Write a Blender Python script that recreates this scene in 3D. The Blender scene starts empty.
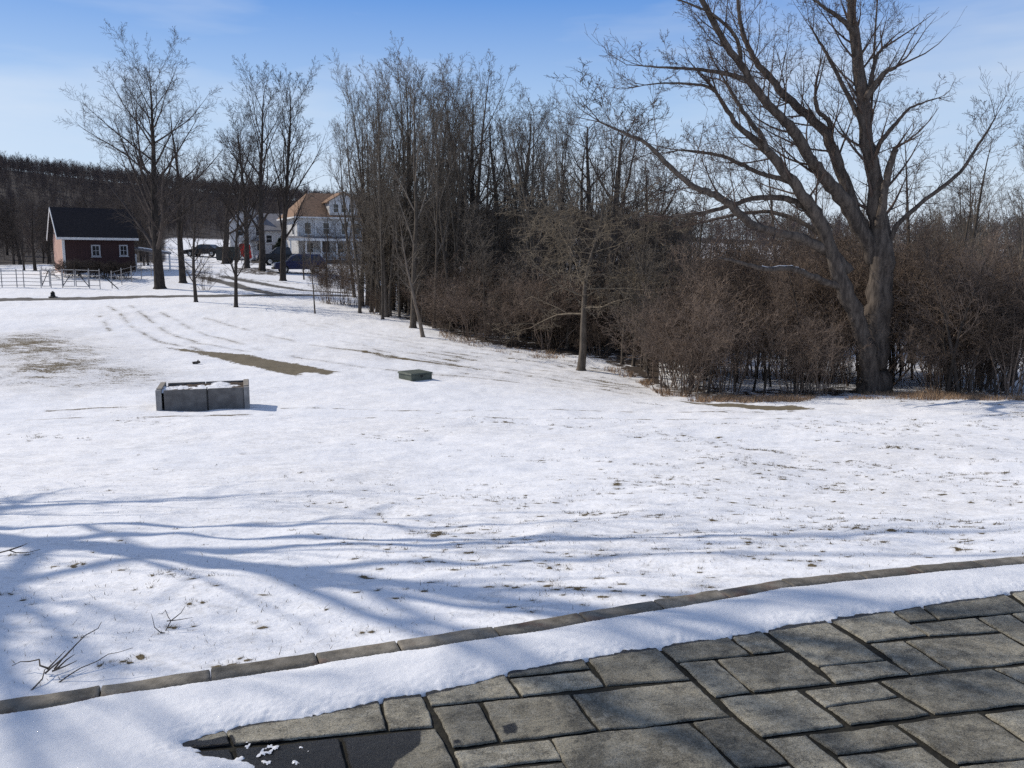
import bpy, math, random
import numpy as np
from mathutils import Vector, Matrix

# ------------------------------------------------------------------ camera, sky, sun, exposure
sc = bpy.context.scene
F = 870.0; PITCH = math.radians(8.0); EYE = 1.65
cam_d = bpy.data.cameras.new("camera")
cam_d.sensor_width = 36; cam_d.lens = 36 * F / 1024
cam_d.clip_start = 0.05; cam_d.clip_end = 5000
cam = bpy.data.objects.new("camera", cam_d)
cam.location = (0, 0, EYE)
cam.rotation_euler = (math.pi / 2 - PITCH, 0, 0)
sc.collection.objects.link(cam); sc.camera = cam

SUN_ELEV = math.radians(37); TO_SUN = Vector((-0.93, 0.36, 0)).normalized()
SUN_AZ = math.atan2(TO_SUN.x, TO_SUN.y)          # clockwise from +Y
w = bpy.data.worlds.new("World"); sc.world = w; w.use_nodes = True
wn = w.node_tree.nodes; wl = w.node_tree.links
bg = wn["Background"]
sky = wn.new("ShaderNodeTexSky"); sky.sky_type = 'NISHITA'; sky.sun_disc = False
sky.sun_elevation = SUN_ELEV; sky.sun_rotation = SUN_AZ
sky.air_density = 1.0; sky.dust_density = 0.6; sky.ozone_density = 3.0; sky.altitude = 300
wtc = wn.new("ShaderNodeTexCoord"); wsx = wn.new("ShaderNodeSeparateXYZ"); wl.new(wtc.outputs['Generated'], wsx.inputs[0])
rmp = wn.new("ShaderNodeValToRGB"); wl.new(wsx.outputs[2], rmp.inputs[0]); el = rmp.color_ramp.elements
el[0].position = 0.0; el[0].color = (.66, .74, .88, 1); el[1].position = 1.0; el[1].color = (.13, .18, .32, 1)
for ps, cc in ((.07, (.66, .77, .92)), (.16, (.44, .62, .89)), (.28, (.115, .31, .76)), (.5, (.12, .20, .42))):
    e = el.new(ps); e.color = (*cc, 1)
# thin veils of high cloud
wmp = wn.new("ShaderNodeMapping"); wmp.inputs['Scale'].default_value = (1.2, 1.2, 7); wl.new(wtc.outputs['Generated'], wmp.inputs[0])
wno = wn.new("ShaderNodeTexNoise"); wno.inputs['Scale'].default_value = 2.2; wno.inputs['Detail'].default_value = 5; wl.new(wmp.outputs[0], wno.inputs['Vector'])
wmr = wn.new("ShaderNodeMapRange"); wmr.inputs[1].default_value = .42; wmr.inputs[2].default_value = .75; wmr.inputs[4].default_value = .7; wl.new(wno.outputs[0], wmr.inputs[0])
wcl = wn.new("ShaderNodeMix"); wcl.data_type = 'RGBA'; wl.new(wmr.outputs[0], wcl.inputs[0]); wl.new(rmp.outputs[0], wcl.inputs[6]); wcl.inputs[7].default_value = (.72, .79, .90, 1)
wsc = wn.new("ShaderNodeVectorMath"); wsc.operation = 'SCALE'; wsc.inputs['Scale'].default_value = 11.5; wl.new(wcl.outputs[2], wsc.inputs[0])
wmx = wn.new("ShaderNodeMix"); wmx.data_type = 'RGBA'; wmx.inputs[0].default_value = .8; wl.new(sky.outputs[0], wmx.inputs[6]); wl.new(wsc.outputs[0], wmx.inputs[7])
wl.new(wmx.outputs[2], bg.inputs[0]); bg.inputs[1].default_value = 0.085
sl = bpy.data.lights.new("sun", 'SUN'); sl.energy = 3.5; sl.angle = math.radians(0.53); sl.color = (1, 0.915, 0.79)
so = bpy.data.objects.new("sun", sl); sc.collection.objects.link(so)
tos = Vector((TO_SUN.x * math.cos(SUN_ELEV), TO_SUN.y * math.cos(SUN_ELEV), math.sin(SUN_ELEV)))
so.rotation_euler = tos.to_track_quat('Z', 'Y').to_euler()
so.location = tos * 50
vs = sc.view_settings
vs.view_transform = 'Standard'; vs.look = 'None'; vs.gamma = 1; vs.exposure = 0.13; vs.use_curve_mapping = False
sc.cycles.use_denoising = False
sc.cycles.max_bounces = 5; sc.cycles.diffuse_bounces = 3; sc.cycles.glossy_bounces = 2; sc.cycles.transparent_max_bounces = 4
sc.cycles.caustics_reflective = False; sc.cycles.caustics_refractive = False
COL = sc.collection
R = random.Random(7)
rng = np.random.default_rng(7)

# ------------------------------------------------------------------ helpers: pixels, noise
CP, SP = math.cos(PITCH), math.sin(PITCH)
def ray(px, py):
    x = (px - 512) / F; u = (384 - py) / F
    return np.array((x, CP + u * SP, -SP + u * CP))
def at(px, py, Y):
    r = ray(px, py); t = Y / r[1]
    return Vector((r[0] * t, Y, EYE + r[2] * t))
def patio_z(y): return -0.03 * y
def on_patio(px, py):
    r = ray(px, py); t = EYE / (-r[2] - 0.03 * r[1]); return (r[0] * t, r[1] * t)

_NT = rng.random((256, 256))
def vnoise(x, y, s=0):
    x = np.asarray(x, float) + s * 37.7; y = np.asarray(y, float) + s * 91.3
    xi = np.floor(x).astype(int); yi = np.floor(y).astype(int); fx = x - xi; fy = y - yi
    fx = fx * fx * (3 - 2 * fx); fy = fy * fy * (3 - 2 * fy)
    a = _NT[xi & 255, yi & 255]; b = _NT[(xi + 1) & 255, yi & 255]
    c = _NT[xi & 255, (yi + 1) & 255]; d = _NT[(xi + 1) & 255, (yi + 1) & 255]
    return (a * (1 - fx) + b * fx) * (1 - fy) + (c * (1 - fx) + d * fx) * fy
def fbm(x, y, oct=4, s=0):
    v = 0; a = .5; f = 1; t = 0
    for i in range(oct):
        v = v + a * vnoise(x * f, y * f, s + i); t += a; a *= .5; f *= 2.03
    return v / t
def smooth(a, b, x):
    t = np.clip((np.asarray(x, float) - a) / (b - a), 0, 1); return t * t * (3 - 2 * t)
def poly_dist(X, Y, pts):
    d = np.full(X.shape, 1e9)
    for (x0, y0), (x1, y1) in zip(pts[:-1], pts[1:]):
        dx, dy = x1 - x0, y1 - y0; L = dx * dx + dy * dy + 1e-12
        t = np.clip(((X - x0) * dx + (Y - y0) * dy) / L, 0, 1)
        d = np.minimum(d, np.hypot(X - x0 - t * dx, Y - y0 - t * dy))
    return d
def inside(X, Y, pts):
    c = np.zeros(X.shape, bool); n = len(pts)
    for i in range(n):
        x0, y0 = pts[i]; x1, y1 = pts[(i + 1) % n]
        if y0 == y1: continue
        m = ((y0 > Y) != (y1 > Y)) & (X < (x1 - x0) * (Y - y0) / (y1 - y0) + x0)
        c ^= m
    return c
def signed(X, Y, pts):       # positive inside
    d = poly_dist(X, Y, list(pts) + [pts[0]]); return np.where(inside(X, Y, pts), d, -d)

# ------------------------------------------------------------------ helpers: objects
def tag(o, label=None, cat=None, group=None, kind=None):
    if label: o['label'] = label
    if cat: o['category'] = cat
    if group: o['group'] = group
    if kind: o['kind'] = kind
    return o
def link(name, me, parent=None):
    o = bpy.data.objects.new(name, me); COL.objects.link(o)
    if parent is not None: o.parent = parent
    return o
def empty(name, loc, rz=0, s=1):
    o = bpy.data.objects.new(name, None); COL.objects.link(o); o.empty_display_size = .3
    o.location = loc; o.rotation_euler = (0, 0, rz); o.scale = (s, s, s); return o
def npmesh(name, V, Fq, mat, smooth_=True, attrs=None):
    V = np.asarray(V, np.float32); Fq = np.asarray(Fq, np.int32)
    me = bpy.data.meshes.new(name); k = Fq.shape[1]; n = len(Fq)
    me.vertices.add(len(V)); me.vertices.foreach_set('co', V.ravel())
    me.loops.add(n * k); me.loops.foreach_set('vertex_index', Fq.ravel())
    me.polygons.add(n); me.polygons.foreach_set('loop_start', np.arange(0, n * k, k, dtype=np.int32))
    me.update(calc_edges=True)
    if smooth_: me.polygons.foreach_set('use_smooth', np.ones(n, bool))
    for an, av in (attrs or {}).items():
        a = me.attributes.new(an, 'FLOAT', 'POINT'); a.data.foreach_set('value', np.asarray(av, np.float32))
    me.materials.append(mat); me.update(); return me
def gridfaces(nr, nc):
    i = np.arange(nr - 1)[:, None] * nc + np.arange(nc - 1)[None, :]
    return np.stack([i, i + 1, i + nc + 1, i + nc], -1).reshape(-1, 4)

class MB:
    def __init__(s): s.v = []; s.f = []
    def poly(s, pts):
        b = len(s.v); s.v += [tuple(p) for p in pts]; s.f.append(tuple(range(b, b + len(pts))))
    def prism(s, low, high):       # two matching rings
        b = len(s.v); n = len(low); s.v += [tuple(p) for p in low] + [tuple(p) for p in high]
        s.f.append(tuple(b + i for i in reversed(range(n)))); s.f.append(tuple(b + n + i for i in range(n)))
        for i in range(n):
            j = (i + 1) % n; s.f.append((b + i, b + j, b + n + j, b + n + i))
    def box(s, x0, x1, y0, y1, z0, z1):
        s.prism([(x0, y0, z0), (x1, y0, z0), (x1, y1, z0), (x0, y1, z0)], [(x0, y0, z1), (x1, y0, z1), (x1, y1, z1), (x0, y1, z1)])
    def bar(s, a, b, r, n=8, r2=None):
        a = Vector(a); b = Vector(b); t = (b - a).normalized(); u = t.orthogonal().normalized(); v = t.cross(u)
        r2 = r if r2 is None else r2
        s.prism([a + (u * math.cos(k * 2 * math.pi / n) + v * math.sin(k * 2 * math.pi / n)) * r for k in range(n)],
                [b + (u * math.cos(k * 2 * math.pi / n) + v * math.sin(k * 2 * math.pi / n)) * r2 for k in range(n)])
    def lathe(s, prof, c=(0, 0, 0), n=14, axis='z'):
        b = len(s.v)
        for r, h in prof:
            for k in range(n):
                a = k * 2 * math.pi / n
                p = (r * math.cos(a), r * math.sin(a), h) if axis == 'z' else (r * math.cos(a), h, r * math.sin(a))
                s.v.append((c[0] + p[0], c[1] + p[1], c[2] + p[2]))
        for i in range(len(prof) - 1):
            for k in range(n):
                k2 = (k + 1) % n; s.f.append((b + i * n + k, b + i * n + k2, b + (i + 1) * n + k2, b + (i + 1) * n + k))
        s.f.append(tuple(b + k for k in reversed(range(n)))); s.f.append(tuple(b + (len(prof) - 1) * n + k for k in range(n)))
    def build(s, name, mat, parent=None, bevel=0, smooth_=False):
        me = bpy.data.meshes.new(name); me.from_pydata(s.v, [], s.f); me.materials.append(mat)
        import bmesh
        bm = bmesh.new(); bm.from_mesh(me); bmesh.ops.recalc_face_normals(bm, faces=bm.faces); bm.to_mesh(me); bm.free()
        o = link(name, me, parent)
        if smooth_: me.polygons.foreach_set('use_smooth', [True] * len(me.polygons))
        if bevel:
            m = o.modifiers.new('bevel', 'BEVEL'); m.width = bevel; m.segments = 2; m.limit_method = 'ANGLE'
        return o

# ------------------------------------------------------------------ materials
def newmat(name, rough=.85):
    m = bpy.data.materials.new(name); m.use_nodes = True
    b = m.node_tree.nodes['Principled BSDF']; b.inputs['Roughness'].default_value = rough
    b.inputs['Specular IOR Level'].default_value = 0.3
    return m, m.node_tree.nodes, m.node_tree.links, b
def mathn(nt, op, a, b=None, clamp=False):
    n = nt.nodes.new('ShaderNodeMath'); n.operation = op; n.use_clamp = clamp
    for i, v in enumerate((a, b)):
        if v is None: continue
        if isinstance(v, (int, float)): n.inputs[i].default_value = v
        else: nt.links.new(v, n.inputs[i])
    return n.outputs[0]
def mrange(nt, v, a, b, c=0., d=1.):
    n = nt.nodes.new('ShaderNodeMapRange'); n.interpolation_type = 'SMOOTHSTEP'
    nt.links.new(v, n.inputs[0])
    for i, q in enumerate((a, b, c, d)): n.inputs[i + 1].default_value = q
    return n.outputs[0]
def noise(nt, scale, detail=4, rough=.55, vec=None, stretch=None):
    if vec is None: vec = nt.nodes.new('ShaderNodeTexCoord').outputs['Object']
    if stretch:
        mp = nt.nodes.new('ShaderNodeMapping'); mp.inputs['Scale'].default_value = stretch; nt.links.new(vec, mp.inputs[0]); vec = mp.outputs[0]
    n = nt.nodes.new('ShaderNodeTexNoise'); n.inputs['Scale'].default_value = scale; n.inputs['Detail'].default_value = detail
    n.inputs['Roughness'].default_value = rough; nt.links.new(vec, n.inputs['Vector']); return n.outputs[0]
def mix(nt, f, a, b):
    n = nt.nodes.new('ShaderNodeMix'); n.data_type = 'RGBA'
    if isinstance(f, (int, float)): n.inputs[0].default_value = f
    else: nt.links.new(f, n.inputs[0])
    for i, v in ((6, a), (7, b)):
        if isinstance(v, tuple): n.inputs[i].default_value = (*v, 1)
        else: nt.links.new(v, n.inputs[i])
    return n.outputs[2]
def attr(nt, name):
    n = nt.nodes.new('ShaderNodeAttribute'); n.attribute_name = name; return n.outputs['Fac']
def bump(nt, b, h, strength=.4, dist=.02):
    n = nt.nodes.new('ShaderNodeBump'); n.inputs['Strength'].default_value = strength; n.inputs['Distance'].default_value = dist
    nt.links.new(h, n.inputs['Height']); nt.links.new(n.outputs[0], b.inputs['Normal'])
def simple(name, c, c2=None, scale=6., rough=.8, bs=.0, stretch=None, metal=0., spec=None):
    m, n, l, b = newmat(name, rough); nt = m.node_tree
    c2 = c2 or tuple(x * .75 for x in c)
    f = noise(nt, scale, 5, .6, stretch=stretch)
    l.new(mix(nt, mrange(nt, f, .3, .7), c2, c), b.inputs['Base Color'])
    b.inputs['Metallic'].default_value = metal
    if spec is not None: b.inputs['Specular IOR Level'].default_value = spec
    if bs: bump(nt, b, f, bs, .02)
    return m
def barkmat(name, c, c2, vary=.35):
    m, n, l, b = newmat(name, .95); nt = m.node_tree
    b.inputs['Specular IOR Level'].default_value = .1
    f = noise(nt, 9, 5, .65, stretch=(1, 1, .25))
    c_ = mix(nt, mrange(nt, f, .3, .7), c2, c)
    oi = n.new('ShaderNodeObjectInfo')
    hv = n.new('ShaderNodeHueSaturation'); l.new(c_, hv.inputs['Color'])
    l.new(mathn(nt, 'ADD', mathn(nt, 'MULTIPLY', oi.outputs['Random'], vary * 2), 1 - vary), hv.inputs['Value'])
    l.new(hv.outputs[0], b.inputs['Base Color']); bump(nt, b, f, .5, .03); return m

M = {}
M['bark'] = barkmat('bark', (.15, .125, .10), (.065, .055, .045))
M['twig'] = barkmat('twig', (.175, .150, .122), (.11, .094, .078))
M['bark_big'] = barkmat('bark_big', (.15, .125, .105), (.05, .042, .037), .05)
M['twig_big'] = barkmat('twig_big', (.12, .092, .078), (.08, .06, .05), .05)
M['brush'] = barkmat('brush', (.215, .165, .13), (.105, .080, .064), .45)
M['brush_dark'] = barkmat('brush_dark', (.17, .13, .10), (.10, .075, .06), .3)
M['twig_dark'] = barkmat('twig_dark', (.095, .078, .068), (.06, .05, .045)); M['bark_dark'] = barkmat('bark_dark', (.085, .072, .062), (.04, .034, .03))
M['thorn'] = barkmat('thorn', (.235, .195, .145), (.12, .10, .076), .1)
M['pale_bark'] = barkmat('pale_bark', (.26, .215, .17), (.13, .105, .085), .1)
M['hillwood'] = barkmat('hillwood', (.135, .112, .108), (.085, .07, .07))
M['grass'] = simple('dead_grass', (.17, .125, .065), (.075, .06, .032), 9)
M['straw'] = simple('straw', (.42, .29, .18), (.22, .14, .085), 5)

def ground_mat():
    m, n, l, b = newmat('snowy_ground', .9); nt = m.node_tree
    b.inputs['Specular IOR Level'].default_value = .25
    nz = noise(nt, 22, 5, .65)
    nl = noise(nt, 3.1, 4, .6)
    big = noise(nt, .25, 3, .5)
    snow = mix(nt, mrange(nt, big, .35, .65), (.80, .815, .85), (.86, .865, .885))
    gcol = mix(nt, noise(nt, 14, 4), (.055, .045, .026), (.19, .145, .08))
    n4 = noise(nt, 3.2, 5, .7, stretch=(.8, 1.5, 1))
    val = mathn(nt, 'ADD', mathn(nt, 'ADD', attr(nt, 'bare'), mathn(nt, 'MULTIPLY', mathn(nt, 'SUBTRACT', nz, .5), 1.0)), mathn(nt, 'MULTIPLY', mathn(nt, 'SUBTRACT', n4, .5), .85))
    g = mrange(nt, val, .48, .64)
    thin = mathn(nt, 'MULTIPLY', mrange(nt, mathn(nt, 'ADD', val, mathn(nt, 'MULTIPLY', big, .25)), .22, .55), .22)
    c = mix(nt, mathn(nt, 'MAXIMUM', g, thin), snow, gcol)
    dirt = mrange(nt, mathn(nt, 'ADD', attr(nt, 'dirt'), mathn(nt, 'MULTIPLY', mathn(nt, 'SUBTRACT', noise(nt, 6, 7, .7), .5), 1.3)), .42, .56)
    dcol = mix(nt, noise(nt, 5, 5), (.10, .085, .058), (.21, .175, .12))
    c = mix(nt, dirt, c, dcol)
    road = mrange(nt, mathn(nt, 'ADD', attr(nt, 'road'), mathn(nt, 'MULTIPLY', mathn(nt, 'SUBTRACT', nl, .5), .7)), .40, .66)
    c = mix(nt, road, c, mix(nt, nz, (.07, .066, .062), (.15, .14, .13)))
    lit = mathn(nt, 'ADD', attr(nt, 'litter'), mathn(nt, 'MULTIPLY', mathn(nt, 'SUBTRACT', noise(nt, 2.3, 6, .7), .5), 1.5))
    lm = mrange(nt, lit, .45, .62); fo = mrange(nt, mathn(nt, 'ADD', attr(nt, 'forest'), mathn(nt, 'MULTIPLY', mathn(nt, 'SUBTRACT', n4, .5), .4)), .35, .65)
    lcol = mix(nt, noise(nt, 9, 5), (.022, .018, .016), (.075, .056, .043))
    c = mix(nt, lm, c, lcol)
    c = mix(nt, fo, c, mix(nt, noise(nt, .6, 5), (.020, .016, .016), (.042, .034, .033)))
    l.new(c, b.inputs['Base Color'])
    h = mathn(nt, 'ADD', mathn(nt, 'MULTIPLY', noise(nt, 6, 6, .62), 1.0), mathn(nt, 'MULTIPLY', g, .25))
    bump(nt, b, h, .38, .06)
    return m
M['ground'] = ground_mat()

def snow_mat():
    m, n, l, b = newmat('snow', .75); nt = m.node_tree
    l.new(mix(nt, noise(nt, 5, 4), (.80, .815, .85), (.87, .875, .89)), b.inputs['Base Color'])
    b.inputs['Subsurface Weight'].default_value = 0.0
    sp = noise(nt, 500, 1, .5)
    l.new(mrange(nt, sp, .64, .72, .8, .08), b.inputs['Roughness'])
    h = mathn(nt, 'ADD', noise(nt, 70, 6, .8), mathn(nt, 'MULTIPLY', noise(nt, 300, 3, .7), .8))
    bump(nt, b, h, .42, .010); return m
M['snow'] = snow_mat()

def stone_mat():
    m, n, l, b = newmat('flagstone', .7); nt = m.node_tree
    tone = attr(nt, 'tone'); wet = attr(nt, 'wet')
    big = noise(nt, 4.5, 6, .65); mid = noise(nt, 16, 7, .7); fine = noise(nt, 130, 5, .75)
    a = mix(nt, mrange(nt, big, .36, .64), (.178, .163, .124), (.41, .375, .287))
    a = mix(nt, mathn(nt, 'MULTIPLY', mrange(nt, mid, .5, .64), .6), a, (.46, .435, .36))
    a = mix(nt, mathn(nt, 'MULTIPLY', mrange(nt, mid, .48, .36), .65), a, (.07, .066, .054))
    a = mix(nt, mathn(nt, 'MULTIPLY', mrange(nt, fine, .5, .62), .5), a, (.42, .40, .35))
    a = mix(nt, mathn(nt, 'MULTIPLY', mrange(nt, fine, .48, .38), .55), a, (.05, .047, .04))
    hv = n.new('ShaderNodeHueSaturation'); l.new(a, hv.inputs['Color']); l.new(tone, hv.inputs['Value'])
    wm = mrange(nt, mathn(nt, 'ADD', wet, mathn(nt, 'MULTIPLY', mathn(nt, 'SUBTRACT', noise(nt, 14, 5, .6), .5), .7)), .38, .60)
    wc = mix(nt, wm, hv.outputs[0], (.021, .021, .022))
    l.new(wc, b.inputs['Base Color'])
    l.new(mrange(nt, wm, 0, 1, .72, .45), b.inputs['Roughness'])
    h = mathn(nt, 'ADD', mathn(nt, 'MULTIPLY', noise(nt, 9, 8, .68, stretch=(1, 2.2, 1)), 1.4), mathn(nt, 'MULTIPLY', fine, .3))
    bump(nt, b, h, 1.0, .028); return m
M['stone'] = stone_mat()
M['joint'] = simple('joint_soil', (.026, .024, .016), (.012, .011, .009), 30, .95, .6)
def kerb_mat():
    m, n, l, b = newmat('kerb_stone', .85); nt = m.node_tree
    mid = noise(nt, 11, 6, .7)
    a = mix(nt, mrange(nt, mid, .3, .7), (.115, .103, .083), (.255, .23, .19))
    a = mix(nt, mathn(nt, 'MULTIPLY', mrange(nt, noise(nt, 5, 3), .58, .7), .5), a, (.16, .085, .065))
    hv = n.new('ShaderNodeHueSaturation'); l.new(a, hv.inputs['Color']); l.new(attr(nt, 'tone'), hv.inputs['Value'])
    l.new(hv.outputs[0], b.inputs['Base Color']); bump(nt, b, noise(nt, 40, 6, .7), .6, .01); return m
M['kerb'] = kerb_mat()

# ------------------------------------------------------------------ terrain height
KERB_PX = [(-420, 770), (-200, 742), (0, 712), (170, 685), (340, 659), (512, 633), (600, 618), (720, 598), (790, 586), (860, 579), (940, 571), (1024, 563), (1200, 548), (1400, 533)]
KERB = [on_patio(*p) for p in KERB_PX]
CTRL = []
for (px, py, Y) in [(512, 560, 5.4), (512, 500, 8.5), (512, 450, 13), (512, 410, 20), (512, 378, 28), (440, 341, 38), (372, 315, 47), (300, 298, 56),
                    (200, 286, 66), (300, 265, 90), (250, 263, 100), (0, 600, 4.4), (0, 560, 5.6), (0, 500, 8.2), (0, 450, 12.3), (0, 410, 18), (0, 370, 25), (0, 340, 34),
                    (0, 312, 46), (0, 297, 55), (0, 275, 72), (90, 271, 72), (0, 262, 95), (180, 330, 40), (200, 410, 18.5), (250, 370, 27), (150, 256, 110),
                    (1024, 510, 8.2), (1024, 450, 13.5), (1024, 416, 19.5), (900, 398, 24), (700, 396, 26), (600, 376, 30), (760, 450, 13.3), (760, 415, 20),
                    (1024, 350, 40), (800, 345, 42), (640, 345, 40), (540, 322, 52), (1000, 305, 75), (700, 298, 75), (450, 290, 75), (1000, 275, 130), (600, 272, 130), (420, 262, 110),
                    (-250, 450, 12), (-250, 340, 34), (-250, 297, 55), (-250, 262, 90), (1300, 450, 14), (1300, 400, 24), (1300, 330, 50), (1300, 280, 120), (-700, 400, 20), (1700, 400, 24)]:
    CTRL.append(tuple(at(px, py, Y)))
for (x, y) in KERB: CTRL.append((x, y + .12, patio_z(y) - .03))
for p in [(-12, 0, -.3), (12, 0, -.3), (0, -10, 0), (-30, -15, -.5), (30, -15, -.8), (0, -40, 0), (-80, 0, -1), (80, 0, -3), (-9, 2.2, -.25), (9, 4.6, -.5)]: CTRL.append(p)
CTRL = np.array(CTRL)
def _phi(r2): return np.where(r2 > 0, r2 * np.log(r2 + 1e-12), 0)
_n = len(CTRL); _K = _phi(((CTRL[:, None, :2] - CTRL[None, :, :2]) ** 2).sum(-1)) + np.eye(_n) * 3.0
_A = np.zeros((_n + 3, _n + 3)); _A[:_n, :_n] = _K; _A[:_n, _n] = 1; _A[:_n, _n + 1:] = CTRL[:, :2]; _A[_n, :_n] = 1; _A[_n + 1:, :_n] = CTRL[:, :2].T
_W = np.linalg.solve(_A, np.concatenate([CTRL[:, 2], [0, 0, 0]]))
RIDGE_PX = [(-900, 175), (-300, 168), (0, 171), (60, 178), (150, 188), (300, 203), (430, 216), (600, 234), (800, 243), (1024, 246), (1500, 248), (2200, 250)]
_raz = [math.atan2((p - 512) / F, 1) for p, _ in RIDGE_PX]; _rh = [(262 - y) / F * 330 * math.cos(a) for (_, y), a in zip(RIDGE_PX, _raz)]
def height0(X, Y):
    X = np.asarray(X, float); Y = np.asarray(Y, float); sh = X.shape; x = X.ravel(); y = Y.ravel(); z = np.empty(len(x))
    for i in range(0, len(x), 40000):
        a = x[i:i + 40000]; b = y[i:i + 40000]
        z[i:i + 40000] = _phi((a[:, None] - CTRL[None, :, 0]) ** 2 + (b[:, None] - CTRL[None, :, 1]) ** 2) @ _W[:_n] + _W[_n] + a * _W[_n + 1] + b * _W[_n + 2]
    r = np.hypot(x, y); az = np.arctan2(x, np.maximum(y, .2 * np.abs(x) + 1e-3))
    far = EYE + np.interp(az, _raz, _rh) * np.minimum(r, 345) / 330
    s = smooth(95, 300, r); z = np.clip(z, -9, 12)
    z = z * (1 - s) + far * s
    back = smooth(20, -60, y); z = z * (1 - back) + np.where(r > 60, -1.0, z) * back
    return z.reshape(sh)
_kx = np.array([p[0] for p in KERB]); _ky = np.array([p[1] for p in KERB]); _o = np.argsort(_kx); _kx = _kx[_o]; _ky = _ky[_o]
def kerb_y(X): return np.interp(X, _kx, _ky)
def height(X, Y):
    z = height0(X, Y)
    ky = kerb_y(X); b = smooth(.12, .02, Y - ky)
    r = np.hypot(X, Y)
    lump = (fbm(X * .8, Y * .8, 3, 5) - .5) * .10 + (fbm(X * 2.0, Y * 3.0, 3, 9) - .5) * .055
    near = smooth(.1, .8, np.asarray(Y) - ky) * (1 - smooth(60, 90, r))
    z = z + lump * near
    return np.where(Y - ky < .12, z * (1 - b) + (np.minimum(z, patio_z(Y)) - .2) * b, z)
def gz(x, y): return float(height(np.array([x]), np.array([y]))[0])
def ground(px, py, lo=3.0, hi=260.0):
    r = ray(px, py); t = np.geomspace(lo, hi, 900) / r[1]
    x = r[0] * t; y = r[1] * t; z = EYE + r[2] * t
    d = z - height0(x, y); i = np.argmax(d < 0)
    if not (d < 0).any(): i = len(t) - 1
    y_ = y[i]; x_ = x[i]
    return Vector((x_, y_, gz(x_, y_)))
def gp(pts): return [tuple(ground(*p)[:2]) for p in pts]

# ------------------------------------------------------------------ terrain mesh with its masks
rows = np.concatenate([np.linspace(.3, 2.4, 8), np.geomspace(2.5, 130, 520), np.geomspace(131, 1800, 90)])
half = math.radians(36)
cols = np.concatenate([np.linspace(-math.pi, -half, 40, endpoint=False), np.linspace(-half, half, 760), np.linspace(half, math.pi, 41)[1:]])
RR, AA = np.meshgrid(rows, cols, indexing='ij'); GX = RR * np.sin(AA); GY = RR * np.cos(AA); GZ = height(GX, GY)
infr = (np.abs(AA) < half)
bare = np.full(GX.shape, 0.0); dirt = np.zeros(GX.shape); road = np.zeros(GX.shape); litter = np.zeros(GX.shape)
# general thin cover: more bare spots towards the right and in the left patch
cov = fbm(GX * .35, GY * .35, 4, 21)
bare += .14 + .30 * (cov - .45) * smooth(4, 9, GY) * smooth(60, 40, GY)
lp = gp([(-30, 335), (60, 330), (110, 352), (145, 372), (150, 385), (70, 392), (-30, 388)])
bare += .42 * smooth(-2.5, 2.0, signed(GX, GY, lp)) * (.5 + fbm(GX * 1.3, GY * 1.3, 3, 4))
rp = gp([(560, 440), (1040, 430), (1060, 560), (800, 575), (560, 540)])
bare += .10 * smooth(-2., 2.5, signed(GX, GY, rp))
mp_ = gp([(430, 330), (640, 372), (660, 395), (430, 378), (330, 350)])
bare += .17 * smooth(-2., 2., signed(GX, GY, mp_)) * (.4 + fbm(GX * .8, GY * .8, 3, 14))
# mowing / tyre lines
TRK = []
def track(pts, wid, amt, ch='bare', brk=.0, s=0, fq=1.1):
    P = gp(pts); d = poly_dist(GX, GY, P); m = np.exp(-(d / wid) ** 2) * amt
    if brk: m = m * smooth(brk - .1, brk + .1, fbm(GX * fq, GY * .5, 2, s))
    TRK.append((P, wid))
    if ch == 'bare': np.maximum(bare, bare + m, out=bare)
    elif ch == 'dirt': np.maximum(dirt, m, out=dirt)
    else: np.maximum(road, m, out=road)
for k, pts in enumerate([[(108, 306), (118, 313), (133, 328), (161, 342), (200, 350)], [(130, 306), (143, 315), (170, 334), (200, 344), (250, 352)],
                         [(100, 316), (104, 322), (113, 334)], [(160, 312), (206, 335), (276, 354), (389, 371), (520, 383)], [(205, 318), (300, 343), (422, 362), (560, 381)]]):
    track(pts, .17, .40, 'bare', .34, 40 + k)
for k in range(9):
    track([(300 + k * 8, 321 + 4 * k), (430 + k * 4, 338 + k * 4.5), (560, 360 + 3.3 * k), (650, 380 + 2.4 * k)],  .15, .30, 'bare', .42, 60 + k)
for k, (o1, amt) in enumerate(((0, .62), (8, .62))):
    track([(-40, 414 + o1), (100, 409 + o1), (250, 408 + o1), (400, 410 + o1), (600, 411 + o1), (800, 411 + o1)], .085, amt * 1.15, 'bare', .52, 80 + k, 2.6)
track([(690, 405), (760, 408), (840, 412), (1040, 416)], .10, .5, 'bare', .42, 91)
track([(700, 409), (800, 415), (1040, 422)], .08, .35, 'bare', .5, 92)
# bare strip of old drive
strip = gp([(160, 347), (185, 349), (212, 351), (246, 355), (292, 363), (342, 372), (325, 375), (306, 373), (296, 376), (262, 370), (228, 362), (196, 354)])
dirt = np.maximum(dirt, smooth(-.5, .6, signed(GX, GY, strip)))
strip2 = gp([(672, 400), (720, 403), (790, 406), (820, 410), (770, 410.5), (715, 407), (690, 404)])
dirt = np.maximum(dirt, .85 * smooth(-.35, .4, signed(GX, GY, strip2)))
# lane and drive
d = poly_dist(GX, GY, gp([(-200, 301.5), (0, 300), (60, 299), (150, 297), (240, 296), (330, 296), (345, 296)]))
road = np.maximum(road, smooth(1.5, .7, d))
for pts, a in (([(205, 278), (232, 284), (262, 292), (292, 296)], .9), ([(225, 277), (262, 284), (300, 290), (345, 293)], .8), ([(200, 272), (225, 276), (250, 280), (300, 284)], .55)):
    track(pts, .9, a, 'road')
yp = gp([(232, 268), (262, 267), (284, 272), (290, 277), (250, 275), (232, 273)])
litter = np.maximum(litter, .62 * smooth(-.8, .8, signed(GX, GY, yp)))
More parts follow.
